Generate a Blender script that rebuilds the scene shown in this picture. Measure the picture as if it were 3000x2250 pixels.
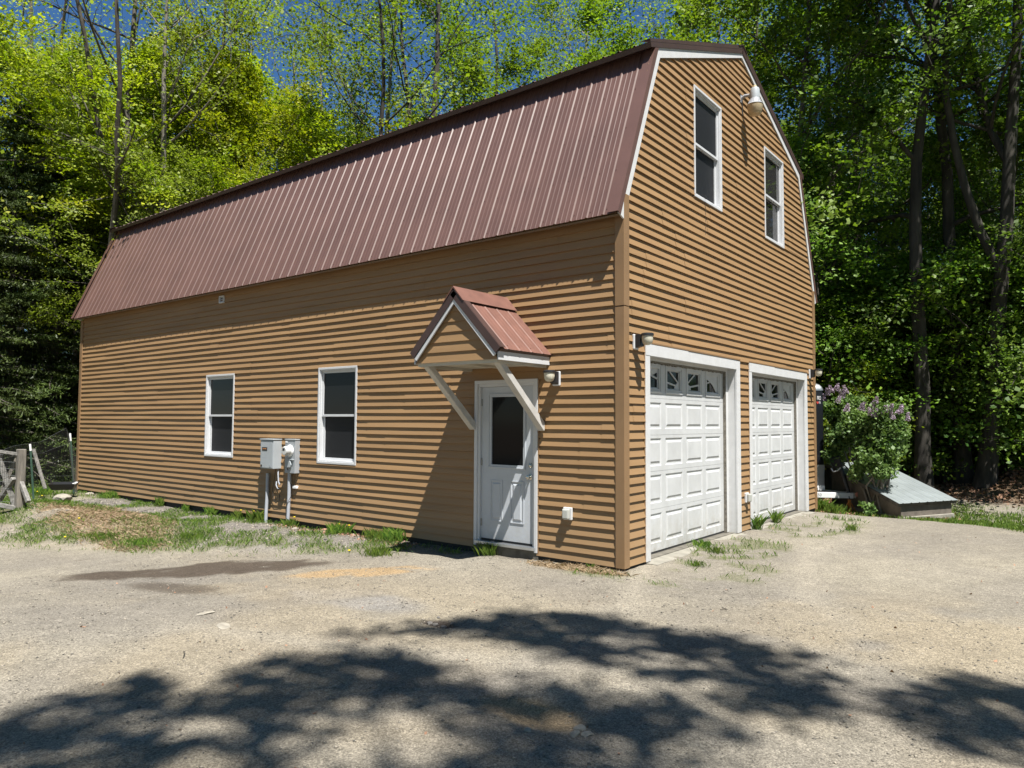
import bpy, math, random
import numpy as np
from mathutils import Vector, Matrix
random.seed(7); rng = np.random.default_rng(7)
for o in list(bpy.data.objects): bpy.data.objects.remove(o)
scene = bpy.context.scene
col = scene.collection

# ------------------------------------------------------------------ camera
yaw, pitch, roll = 0.6630, 0.0508, 0.0054
F = Vector((-math.sin(yaw)*math.cos(pitch), math.cos(yaw)*math.cos(pitch), math.sin(pitch)))
Rr = Vector((math.cos(yaw), math.sin(yaw), 0)); Uu = Rr.cross(F)
R2 = Rr*math.cos(roll)+Uu*math.sin(roll); U2 = -Rr*math.sin(roll)+Uu*math.cos(roll)
cd = bpy.data.cameras.new('camera'); cam = bpy.data.objects.new('camera', cd); col.objects.link(cam)
cd.sensor_width = 36; cd.lens = 2132.33*36/3000; cd.clip_end = 2000; cd.clip_start = 0.05
CAM = Vector((4.178, -7.448, 1.675))
cam.matrix_world = Matrix.Translation(CAM) @ Matrix((R2, U2, -F)).transposed().to_4x4()
scene.camera = cam
# ------------------------------------------------------------------ light
SUN = Vector((1.85, -1.0, 4.5)).normalized()
elev = math.asin(SUN.z); az = math.atan2(SUN.x, SUN.y)
w = bpy.data.worlds.new('World'); scene.world = w; w.use_nodes = True
nt = w.node_tree; bg = nt.nodes['Background']
sky = nt.nodes.new('ShaderNodeTexSky'); sky.sky_type = 'NISHITA'; sky.sun_disc = False
sky.sun_elevation = elev; sky.sun_rotation = az
sky.air_density = 1.0; sky.dust_density = 0.1; sky.ozone_density = 6.0; sky.altitude = 300
hsv = nt.nodes.new('ShaderNodeHueSaturation'); hsv.inputs['Saturation'].default_value = 1.15; hsv.inputs['Hue'].default_value = .50; hsv.inputs['Value'].default_value = 1.05
nt.links.new(sky.outputs[0], hsv.inputs['Color']); nt.links.new(hsv.outputs[0], bg.inputs[0]); bg.inputs[1].default_value = 0.05
sl = bpy.data.lights.new('sun', 'SUN'); sl.energy = 5.0; sl.angle = math.radians(0.53); sl.color = (1, 0.965, 0.905)
so = bpy.data.objects.new('sun', sl); col.objects.link(so)
so.rotation_euler = (-SUN).to_track_quat('-Z', 'Y').to_euler()
vs = scene.view_settings; vs.view_transform = 'Standard'; vs.look = 'None'; vs.gamma = 1; vs.use_curve_mapping = False
vs.exposure = 1.12
try:
    scene.cycles.max_bounces = 8; scene.cycles.transparent_max_bounces = 8
    scene.cycles.caustics_reflective = False; scene.cycles.caustics_refractive = False
except Exception: pass

# ------------------------------------------------------------------ materials
def mat(name, color, rough=0.6, metal=0.0, var=0.0, vscale=3.0, bump=0.0, bscale=40.0, spec=0.5, color2=None, stretch=None, detail=6.0, attr=None):
    m = bpy.data.materials.new(name); m.use_nodes = True
    n = m.node_tree.nodes; l = m.node_tree.links; b = n['Principled BSDF']
    b.inputs['Roughness'].default_value = rough; b.inputs['Metallic'].default_value = metal
    b.inputs['Specular IOR Level'].default_value = spec
    c = (*color, 1); b.inputs['Base Color'].default_value = c
    tc = n.new('ShaderNodeTexCoord'); mp = n.new('ShaderNodeMapping'); l.new(tc.outputs['Object'], mp.inputs[0])
    if stretch: mp.inputs['Scale'].default_value = stretch
    if var > 0 or color2:
        t = n.new('ShaderNodeTexNoise'); t.inputs['Scale'].default_value = vscale; t.inputs['Detail'].default_value = detail
        t.inputs['Roughness'].default_value = 0.65
        l.new(mp.outputs[0], t.inputs['Vector'])
        r = n.new('ShaderNodeValToRGB'); l.new(t.outputs[0], r.inputs[0])
        c2 = color2 if color2 else tuple(min(1, x*(1+var)) for x in color)
        c1 = color if color2 else tuple(x*(1-var) for x in color)
        r.color_ramp.elements[0].position = 0.35; r.color_ramp.elements[1].position = 0.65
        r.color_ramp.elements[0].color = (*c1, 1); r.color_ramp.elements[1].color = (*c2, 1)
        l.new(r.outputs[0], b.inputs['Base Color'])
    if bump > 0:
        t2 = n.new('ShaderNodeTexNoise'); t2.inputs['Scale'].default_value = bscale; t2.inputs['Detail'].default_value = 4
        l.new(mp.outputs[0], t2.inputs['Vector'])
        bp = n.new('ShaderNodeBump'); bp.inputs['Strength'].default_value = bump; bp.inputs['Distance'].default_value = 0.01
        l.new(t2.outputs[0], bp.inputs['Height']); l.new(bp.outputs[0], b.inputs['Normal'])
    return m

def siding_mat():
    m = mat('vinyl_siding', (0.40, 0.245, 0.118), 0.5, bump=0.12, bscale=60, stretch=(1, 1, 3), spec=0.35)
    n = m.node_tree.nodes; l = m.node_tree.links; b = n['Principled BSDF']
    tc = n['Texture Coordinate']
    a = n.new('ShaderNodeTexNoise'); a.inputs['Scale'].default_value = 1.3; a.inputs['Detail'].default_value = 5
    mp = n.new('ShaderNodeMapping'); mp.inputs['Scale'].default_value = (0.5, 0.5, 6)
    l.new(tc.outputs['Object'], mp.inputs[0]); l.new(mp.outputs[0], a.inputs[0])
    r = n.new('ShaderNodeValToRGB'); l.new(a.outputs[0], r.inputs[0])
    r.color_ramp.elements[0].position = .3; r.color_ramp.elements[1].position = .7
    r.color_ramp.elements[0].color = (0.262, 0.160, 0.078, 1); r.color_ramp.elements[1].color = (0.315, 0.193, 0.094, 1)
    # splash dirt low on the wall
    sx = n.new('ShaderNodeSeparateXYZ'); l.new(tc.outputs['Object'], sx.inputs[0])
    mr = n.new('ShaderNodeMapRange'); mr.inputs[1].default_value = 0; mr.inputs[2].default_value = 0.7; mr.inputs[3].default_value = 0.45; mr.inputs[4].default_value = 0
    l.new(sx.outputs[2], mr.inputs[0])
    nz = n.new('ShaderNodeTexNoise'); nz.inputs['Scale'].default_value = 5; nz.inputs['Detail'].default_value = 8; l.new(tc.outputs['Object'], nz.inputs[0])
    mu = n.new('ShaderNodeMath'); mu.operation = 'MULTIPLY'; l.new(mr.outputs[0], mu.inputs[0]); l.new(nz.outputs[0], mu.inputs[1])
    mx = n.new('ShaderNodeMixRGB'); l.new(mu.outputs[0], mx.inputs[0]); l.new(r.outputs[0], mx.inputs[1]); mx.inputs[2].default_value = (0.25, 0.19, 0.12, 1)
    l.new(mx.outputs[0], b.inputs['Base Color'])
    return m
M = {}
M['siding'] = siding_mat()
M['post'] = mat('vinyl_corner', (0.238, 0.146, 0.075), 0.45, var=.06, vscale=2, spec=.4)
M['metal'] = mat('brown_steel', (0.115, 0.062, 0.050), 0.42, var=.10, vscale=1.5, bump=.04, bscale=8, spec=.55)
M['metal_dk'] = mat('brown_steel_trim', (0.06, 0.035, 0.03), 0.4, var=.1, vscale=3)
M['canopy_metal'] = mat('red_brown_steel', (0.15, 0.07, 0.052), 0.55, var=.14, vscale=5, bump=.04, bscale=10)
M['white'] = mat('white_vinyl', (0.56, 0.57, 0.585), 0.45, var=.03, vscale=4)
M['whitepaint'] = mat('white_painted_wood', (0.48, 0.47, 0.445), 0.6, var=.10, vscale=6, bump=.15, bscale=50)
M['whitetrim'] = mat('white_weathered_trim', (0.565, 0.57, 0.575), 0.6, var=.05, vscale=7, detail=10, bump=.1, bscale=60)
M['door'] = mat('white_door', (0.47, 0.50, 0.54), 0.45, var=.03, vscale=5, bump=.03, bscale=30)
M['gdoor'] = mat('white_steel_door', (0.52, 0.53, 0.535), 0.5, var=.07, vscale=3, detail=12, bump=.10, bscale=90)
M['black'] = mat('black_plastic', (0.02, 0.02, 0.022), 0.4)
M['rubber'] = mat('dark_rubber', (0.03, 0.03, 0.03), 0.8)
M['grey'] = mat('grey_enamel', (0.36, 0.39, 0.41), 0.4, var=.05, vscale=5)
M['grey2'] = mat('grey_enamel_dull', (0.30, 0.32, 0.34), 0.45, var=.08, vscale=7)
M['pvc'] = mat('grey_pvc', (0.36, 0.38, 0.42), 0.45, var=.05, vscale=8)
M['chrome'] = mat('satin_nickel', (0.55, 0.54, 0.50), 0.22, metal=1)
M['alu'] = mat('aluminium', (0.55, 0.57, 0.60), 0.35, metal=0.9, var=.08, vscale=8)
M['alu2'] = mat('dull_aluminium', (.32, .33, .35), .5, var=.1, vscale=15)
M['frost'] = mat('frosted_lens', (0.55, 0.52, 0.42), 0.35, var=.12, vscale=12)
M['lens'] = mat('aged_lens', (0.40, 0.32, 0.20), 0.3, var=.2, vscale=9)
M['soffit'] = mat('soffit_white', (0.5, 0.47, 0.40), 0.6, var=.06)
M['soffit_br'] = mat('soffit_brown', (0.20, 0.12, 0.06), 0.6, var=.06)
def dirt(m, h, c, amt):
    n = m.node_tree.nodes; l = m.node_tree.links; b = n['Principled BSDF']; src = b.inputs['Base Color'].links[0].from_socket; tc = n['Texture Coordinate']
    sx = n.new('ShaderNodeSeparateXYZ'); l.new(tc.outputs['Object'], sx.inputs[0]); mr = n.new('ShaderNodeMapRange'); l.new(sx.outputs[2], mr.inputs[0])
    mr.inputs[1].default_value = 0; mr.inputs[2].default_value = h; mr.inputs[3].default_value = amt; mr.inputs[4].default_value = amt*.12
    nz = n.new('ShaderNodeTexNoise'); nz.inputs['Scale'].default_value = 9; nz.inputs['Detail'].default_value = 10; nz.inputs['Roughness'].default_value = .75; l.new(tc.outputs['Object'], nz.inputs[0])
    r = n.new('ShaderNodeMapRange'); l.new(nz.outputs[0], r.inputs[0]); r.inputs[1].default_value = .35; r.inputs[2].default_value = .7
    mu = n.new('ShaderNodeMath'); mu.operation = 'MULTIPLY'; l.new(mr.outputs[0], mu.inputs[0]); l.new(r.outputs[0], mu.inputs[1])
    mx = n.new('ShaderNodeMixRGB'); l.new(mu.outputs[0], mx.inputs[0]); l.new(src, mx.inputs[1]); mx.inputs[2].default_value = (*c, 1); l.new(mx.outputs[0], b.inputs['Base Color'])
dirt(M['gdoor'], .5, (.30, .27, .21), .8); dirt(M['whitetrim'], .5, (.30, .27, .21), .5); dirt(M['door'], .5, (.30, .27, .21), .5)
M['concrete'] = mat('concrete', (0.23, 0.215, 0.18), 0.85, var=.2, vscale=6, bump=.4, bscale=50)
M['found'] = mat('foundation', (0.12, 0.11, 0.09), 0.9, var=.3, vscale=6, bump=.4)
M['barkg'] = mat('grey_bark', (0.115, 0.10, 0.082), 0.95, color2=(0.24, 0.22, 0.185), vscale=5, stretch=(1, 1, .22), bump=1.0, bscale=20)
M['barkd'] = mat('dark_bark', (0.045, 0.038, 0.03), 0.95, color2=(0.12, 0.105, 0.085), vscale=5, stretch=(1, 1, .22), bump=1.0, bscale=20)
M['barkv'] = mat('very_dark_bark', (0.022, 0.019, 0.016), 0.95, color2=(0.065, 0.058, 0.048), vscale=5, stretch=(1, 1, .2), bump=1.0, bscale=20)
M['weather'] = mat('weathered_wood', (0.11, 0.10, 0.085), 0.9, color2=(0.24, 0.215, 0.18), vscale=14, stretch=(1, 1, .12), bump=.8, bscale=60)
M['weather2'] = mat('silvered_timber', (0.12, 0.115, 0.105), 0.9, color2=(0.27, 0.26, 0.24), vscale=20, bump=.6, bscale=60)
M['tpost'] = mat('green_steel', (0.04, 0.085, 0.06), 0.5, var=.2)
M['wire'] = mat('galvanised_wire', (0.14, 0.15, 0.15), 0.4, metal=.6)
M['shedroof'] = mat('blue_grey_steel', (0.22, 0.245, 0.25), 0.35, var=.12, vscale=2, spec=.6)
M['shedwall'] = mat('shed_wall', (0.13, 0.11, 0.09), 0.9, var=.25, vscale=5)
M['trblack'] = mat('black_trailer', (0.008, 0.009, 0.013), 0.3, spec=.5)
M['orange'] = mat('orange_paint', (0.45, 0.16, 0.02), 0.5, var=.25, vscale=20)
M['red'] = mat('red_paint', (0.45, 0.05, 0.04), 0.5)
M['redfade'] = mat('faded_red', (0.42, 0.16, 0.12), 0.6, var=.2, vscale=20)
M['letter'] = mat('letter_white', (0.8, 0.8, 0.8), 0.5)
M['graytext'] = mat('letter_grey', (0.16, 0.16, 0.16), 0.6)
M['orangetext'] = mat('letter_orange', (0.7, 0.32, 0.12), 0.5)
M['yellow'] = mat('yellow_petals', (0.75, 0.55, 0.01), 0.7)
M['seedhead'] = mat('dandelion_fluff', (0.55, 0.53, 0.46), 0.9)
M['rock'] = mat('pale_rock', (0.27, 0.245, 0.20), 0.85, var=.25, vscale=12, bump=.5)
M['rockd'] = mat('dark_rock', (0.13, 0.12, 0.11), 0.85, var=.3, vscale=12, bump=.5)
M['tile'] = mat('curtain', (0.20, 0.19, 0.17), 0.9, stretch=(8, 8, .6), var=.3)
M['rust'] = mat('rusty_steel', (0.16, 0.08, 0.045), 0.7, var=.3, vscale=15)
M['interior'] = mat('interior_dark', (0.03, 0.03, 0.028), 0.9)

def glass_mat(name='dark_glass', tint=(0.012, 0.013, 0.014), rough=0.03):
    m = mat(name, tint, rough, spec=0.5); return m
M['glass'] = glass_mat(rough=.08); M['glass'].node_tree.nodes['Principled BSDF'].inputs['IOR'].default_value = 1.25
M['screen'] = glass_mat('insect_screen', (0.016, 0.017, 0.019), 0.5)
M['screen'].node_tree.nodes['Principled BSDF'].inputs['Specular IOR Level'].default_value = .15
M['glass_up'] = glass_mat('glass_upper', (0.03, 0.03, 0.03), 0.05)

def leaf_mat(name, a, b, trans=0.35, rough=0.5):
    m = bpy.data.materials.new(name); m.use_nodes = True
    n = m.node_tree.nodes; l = m.node_tree.links; n.clear()
    out = n.new('ShaderNodeOutputMaterial')
    at = n.new('ShaderNodeAttribute'); at.attribute_name = 'leafvar'
    oi = n.new('ShaderNodeObjectInfo')
    r = n.new('ShaderNodeValToRGB'); l.new(at.outputs['Fac'], r.inputs[0])
    r.color_ramp.elements[0].color = (*a, 1); r.color_ramp.elements[1].color = (*b, 1)
    hs = n.new('ShaderNodeHueSaturation'); l.new(r.outputs[0], hs.inputs['Color'])
    mr = n.new('ShaderNodeMapRange'); l.new(oi.outputs['Random'], mr.inputs[0]); mr.inputs[3].default_value = .80; mr.inputs[4].default_value = 1.2
    l.new(mr.outputs[0], hs.inputs['Value'])
    mh = n.new('ShaderNodeMapRange'); l.new(oi.outputs['Random'], mh.inputs[0]); mh.inputs[3].default_value = .49; mh.inputs[4].default_value = .508
    l.new(mh.outputs[0], hs.inputs['Hue'])
    p = n.new('ShaderNodeBsdfPrincipled'); p.inputs['Roughness'].default_value = rough; p.inputs['Specular IOR Level'].default_value = .35
    l.new(hs.outputs[0], p.inputs['Base Color'])
    t = n.new('ShaderNodeBsdfTranslucent')
    g = n.new('ShaderNodeMixRGB'); g.blend_type = 'MULTIPLY'; g.inputs[0].default_value = 1; l.new(hs.outputs[0], g.inputs[1]); g.inputs[2].default_value = (1.0, 1.15, .45, 1)
    l.new(g.outputs[0], t.inputs[0])
    mx = n.new('ShaderNodeMixShader'); mx.inputs[0].default_value = trans
    l.new(p.outputs[0], mx.inputs[1]); l.new(t.outputs[0], mx.inputs[2]); l.new(mx.outputs[0], out.inputs[0])
    return m
L = {
 'chart': leaf_mat('leaves_chartreuse', (0.14, 0.21, 0.010), (0.53, 0.55, 0.025), .45),
 'green': leaf_mat('leaves_spring_green', (0.08, 0.14, 0.010), (0.32, 0.41, 0.035), .45),
 'maple': leaf_mat('leaves_maple', (0.045, 0.11, 0.014), (0.25, 0.38, 0.045), .42),
 'pale': leaf_mat('leaves_pale', (0.12, 0.18, 0.02), (0.38, 0.45, 0.08), .45),
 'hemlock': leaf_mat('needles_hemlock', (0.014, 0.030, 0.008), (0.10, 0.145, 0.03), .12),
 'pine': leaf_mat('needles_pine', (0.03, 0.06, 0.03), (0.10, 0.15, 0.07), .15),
 'lilac': leaf_mat('leaves_lilac', (0.05, 0.12, 0.03), (0.27, 0.40, 0.12), .3),
 'flower': leaf_mat('lilac_flowers', (0.26, 0.19, 0.28), (0.55, 0.44, 0.56), .2, .7),
 'grass': leaf_mat('grass_blades', (0.04, 0.10, 0.012), (0.18, 0.26, 0.04), .3),
 'dry': leaf_mat('dry_grass', (0.24, 0.17, 0.10), (0.50, 0.38, 0.24), .2),
 'litter': leaf_mat('leaf_litter', (0.12, 0.06, 0.035), (0.48, 0.29, 0.19), .1, .8),
}

# ------------------------------------------------------------------ mesh helpers
class MB:
    def __init__(s): s.v = []; s.f = []
    def quad(s, a, b, c, d):
        i = len(s.v); s.v += [tuple(a), tuple(b), tuple(c), tuple(d)]; s.f.append((i, i+1, i+2, i+3))
    def poly(s, pts):
        i = len(s.v); s.v += [tuple(p) for p in pts]; s.f.append(tuple(range(i, i+len(pts))))
    def box(s, x0, x1, y0, y1, z0, z1, Mx=None):
        P = [Vector((x, y, z)) for z in (z0, z1) for y in (y0, y1) for x in (x0, x1)]
        if Mx is not None: P = [Mx @ p for p in P]
        i = len(s.v); s.v += [tuple(p) for p in P]
        for f in ((0, 2, 3, 1), (4, 5, 7, 6), (0, 1, 5, 4), (2, 6, 7, 3), (0, 4, 6, 2), (1, 3, 7, 5)):
            s.f.append(tuple(i+k for k in f))
    def beam(s, a, b, wd, ht, up=Vector((0, 0, 1))):
        a = Vector(a); b = Vector(b); d = (b-a); Ln = d.length; d.normalize()
        r = d.cross(up)
        if r.length < 1e-4: r = d.cross(Vector((1, 0, 0)))
        r.normalize(); u = r.cross(d)
        Mx = Matrix((d, r, u)).transposed().to_4x4(); Mx.translation = a
        s.box(0, Ln, -wd/2, wd/2, -ht/2, ht/2, Mx)
    def prism(s, pts, d):
        # pts: polygon in 3D, extruded by vector d
        n = len(pts); i = len(s.v); d = Vector(d)
        s.v += [tuple(p) for p in pts] + [tuple(Vector(p)+d) for p in pts]
        s.f.append(tuple(i+k for k in range(n))); s.f.append(tuple(i+n+k for k in reversed(range(n))))
        for k in range(n): s.f.append((i+k, i+(k+1) % n, i+n+(k+1) % n, i+n+k))
    def tube(s, pts, rad, n=8, cap=True):
        pts = [Vector(p) for p in pts]
        if not hasattr(rad, '__len__'): rad = [rad]*len(pts)
        i0 = len(s.v); prev = None
        for k, p in enumerate(pts):
            t = (pts[min(k+1, len(pts)-1)]-pts[max(k-1, 0)]).normalized()
            if prev is None:
                r = t.cross(Vector((0.31, .2, .93)));
                if r.length < .05: r = t.cross(Vector((1, 0, 0)))
            else: r = prev - t*prev.dot(t)
            r.normalize(); prev = r; u = t.cross(r)
            for j in range(n):
                a = 2*math.pi*j/n; s.v.append(tuple(p+(r*math.cos(a)+u*math.sin(a))*rad[k]))
        for k in range(len(pts)-1):
            for j in range(n):
                a = i0+k*n+j; b = i0+k*n+(j+1) % n; s.f.append((a, b, b+n, a+n))
        if cap:
            s.f.append(tuple(i0+j for j in reversed(range(n)))); e = i0+(len(pts)-1)*n; s.f.append(tuple(e+j for j in range(n)))
    def lathe(s, prof, c, axis=Vector((0, 0, 1)), n=24):
        # prof: (radius, height) list along axis
        axis = Vector(axis).normalized(); r = axis.cross(Vector((1, 0, 0)))
        if r.length < .1: r = axis.cross(Vector((0, 1, 0)))
        r.normalize(); u = axis.cross(r); c = Vector(c); i0 = len(s.v)
        for (rr, h) in prof:
            for j in range(n):
                a = 2*math.pi*j/n; s.v.append(tuple(c+axis*h+(r*math.cos(a)+u*math.sin(a))*rr))
        for k in range(len(prof)-1):
            for j in range(n):
                a = i0+k*n+j; b = i0+k*n+(j+1) % n; s.f.append((a, b, b+n, a+n))
        s.f.append(tuple(i0+j for j in reversed(range(n)))); e = i0+(len(prof)-1)*n; s.f.append(tuple(e+j for j in range(n)))
    def ring(s, plane, a0, a1, z0, z1, wd, d0, d1, bot=None):
        # rectangular frame. plane 'y' : wall in xz ; plane 'x' : wall in yz. d0,d1 depth extents
        wb = wd if bot is None else bot
        def bx(a, b, c, e):
            if b-a < 1e-5 or e-c < 1e-5: return
            if plane == 'y': s.box(a, b, d0, d1, c, e)
            else: s.box(d0, d1, a, b, c, e)
        bx(a0, a1, z1-wd, z1); bx(a0, a1, z0, z0+wb)
        bx(a0, a0+wd, z0+wb, z1-wd); bx(a1-wd, a1, z0+wb, z1-wd)
    def build(s, name, m, parent=None, smooth=False, bevel=0):
        me = bpy.data.meshes.new(name); me.from_pydata(s.v, [], s.f); me.validate(); me.update()
        o = bpy.data.objects.new(name, me); col.objects.link(o)
        if isinstance(m, (list, tuple)):
            for x in m: me.materials.append(x)
        else: me.materials.append(m)
        import bmesh
        bm = bmesh.new(); bm.from_mesh(me); bmesh.ops.recalc_face_normals(bm, faces=bm.faces); bm.to_mesh(me); bm.free()
        if smooth:
            for p in me.polygons: p.use_smooth = True
            try: me.set_sharp_from_angle(angle=math.radians(40))
            except Exception: pass
        if bevel:
            b = o.modifiers.new('bevel', 'BEVEL'); b.width = bevel; b.segments = 2; b.limit_method = 'ANGLE'
        if parent:
            o.parent = parent; o.matrix_parent_inverse = parent.matrix_world.inverted() if False else Matrix.Translation(-Vector(WL.get(parent, (0, 0, 0))))
            WL[o] = WL.get(parent, (0, 0, 0))
            o.matrix_parent_inverse = Matrix.Identity(4)
            o.location = -Vector(PO.get(parent, (0, 0, 0))); PO[o] = (0, 0, 0)
            me.transform(Matrix.Translation(o.location)); o.location = (0, 0, 0)
            off = ORG.get(parent, Vector((0, 0, 0))); me.transform(Matrix.Translation(-off)) if off.length else None
            ORG[o] = off
        return o
WL = {}; PO = {}; ORG = {}
def tag(o, label=None, cat=None, group=None, kind=None):
    if label: o['label'] = label
    if cat: o['category'] = cat
    if group: o['group'] = group
    if kind: o['kind'] = kind
    return o
def empty(name, loc, label, cat, group=None):
    o = bpy.data.objects.new(name, None); col.objects.link(o); o.location = loc; o.empty_display_size = .2
    ORG[o] = Vector(loc)      # children are modelled in world space and shifted by this origin
    return tag(o, label, cat, group)
def copy_tree(o, parent=None):
    c = o.copy(); col.objects.link(c); c.parent = parent
    for ch in o.children: copy_tree(ch, c)
    return c
def fast_mesh(name, V, Fq, m, var=None, smooth=False):
    V = np.asarray(V, np.float32); Fq = np.asarray(Fq, np.int32); k = Fq.shape[1]
    me = bpy.data.meshes.new(name); me.vertices.add(len(V)); me.vertices.foreach_set('co', V.ravel())
    me.loops.add(Fq.size); me.loops.foreach_set('vertex_index', Fq.ravel())
    me.polygons.add(len(Fq)); me.polygons.foreach_set('loop_start', np.arange(0, Fq.size, k, dtype=np.int32))
    if smooth: me.polygons.foreach_set('use_smooth', np.ones(len(Fq), bool))
    if var is not None:
        a = me.attributes.new('leafvar', 'FLOAT', 'FACE'); a.data.foreach_set('value', np.asarray(var, np.float32))
    me.update(calc_edges=True); me.validate(); me.materials.append(m)
    return me
def link_mesh(me, name, parent=None):
    o = bpy.data.objects.new(name, me); col.objects.link(o)
    if parent: o.parent = parent
    return o
def text_mesh(txt, size, depth, m, name, parent, Mx, font_sx=1.0):
    cu = bpy.data.curves.new('txt', 'FONT'); cu.body = txt; cu.size = size; cu.extrude = depth; cu.align_x = 'CENTER'; cu.align_y = 'CENTER'
    to = bpy.data.objects.new('txt', cu); col.objects.link(to)
    dg = bpy.context.evaluated_depsgraph_get(); dg.update()
    me = bpy.data.meshes.new_from_object(to.evaluated_get(dg)); bpy.data.objects.remove(to)
    me.transform(Mx @ Matrix.Diagonal((font_sx, 1, 1, 1)))
    me.transform(Matrix.Translation(-ORG.get(parent, Vector((0, 0, 0)))))
    me.materials.clear(); me.materials.append(m); me.name = name
    o = bpy.data.objects.new(name, me); col.objects.link(o); o.parent = parent; ORG[o] = ORG.get(parent, Vector((0, 0, 0)))
    return o

# ------------------------------------------------------------------ terrain
def sm(t): t = np.clip(t, 0, 1); return t*t*(3-2*t)
_tab = rng.random((256, 256))
def vn(x, y, s=1.0, o=0):
    x = np.asarray(x)*s+o*17.3+1000; y = np.asarray(y)*s+o*31.7+1000
    xi = np.floor(x).astype(int); yi = np.floor(y).astype(int); fx = x-xi; fy = y-yi; fx = fx*fx*(3-2*fx); fy = fy*fy*(3-2*fy)
    g = lambda a, b: _tab[a % 256, b % 256]
    return (g(xi, yi)*(1-fx)+g(xi+1, yi)*fx)*(1-fy)+(g(xi, yi+1)*(1-fx)+g(xi+1, yi+1)*fx)*fy
def fbm(x, y, s=1.0, o=0, n=4):
    t = 0; a = .5; tot = 0
    for k in range(n): t = t+a*vn(x, y, s*2**k, o+k); tot += a; a *= .55
    return t/tot
EX = [-40, -20, -14, -9.5, -8, -6.1, -5.2, -4, -3, -2, -1, 0]
EY = [-5.5, -4.2, -3.4, -3.05, -2.85, -1.95, -1.45, -.85, -.35, 0.1, .6, 1]
def bank(x, y):
    return y-np.interp(x, EX, EY)+(fbm(x, y, .9, 5)-.5)*.7
def H(x, y):
    x = np.asarray(x, float); y = np.asarray(y, float)
    drive = np.interp(x, [-40, -8, -5, -3, 0, 5], [-.5, -.30, -.21, -.10, -.03, -.02])
    top = np.interp(x, [-40, -14, -9, -6, -4, -2, 0], [-.25, -.06, -.12, -.09, -.07, -.04, -.02])
    t = sm((bank(x, y)+.15)/np.interp(x, [-12, -6, -3], [1.6, .9, .5]))
    h = drive*(1-t)+top*t
    h = h+.17*sm((-x-6.5)/2)*(1-sm((-x-12.5)/1.5))*np.exp(-((y-np.interp(x, EX, EY)-1.1)/.6)**2)*np.where(y < 0, 1, 0)*(fbm(x, y, .8, 9)+.3)
    h = h-.16*sm((y-6.5)/2.5)*sm((x+3)/2)
    h = h+.8*np.exp(-(((x-3.8)/2.6)**2+((y-13.2)/1.6)**2))*(.7+.6*fbm(x, y, .9, 3))
    h = h+.35*sm((y-16)/14)*fbm(x, y, .15, 2)*2*sm((x+30)/30)
    rough = fbm(x, y, 2.5, 1)-.5
    h = h+rough*(.035+.05*t*np.where(x < -3, 1, 0))+(fbm(x, y, .35, 8)-.5)*.07*sm((-y-.8)/2)
    # wheel hollow with loose sand near the camera, small pothole
    h = h-.04*np.exp(-(((x-1.6)/.35)**2+((y+3.95)/.18)**2))
    h = h-.03*np.exp(-(((x+.15)/.22)**2+((y+2.9)/.10)**2))
    inside = (x > -14.7) & (x < -.15) & (y > .15) & (y < 7.5)
    return np.where(inside, -.25, h)
def Hs(x, y): return float(H(np.array([x]), np.array([y]))[0])

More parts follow.
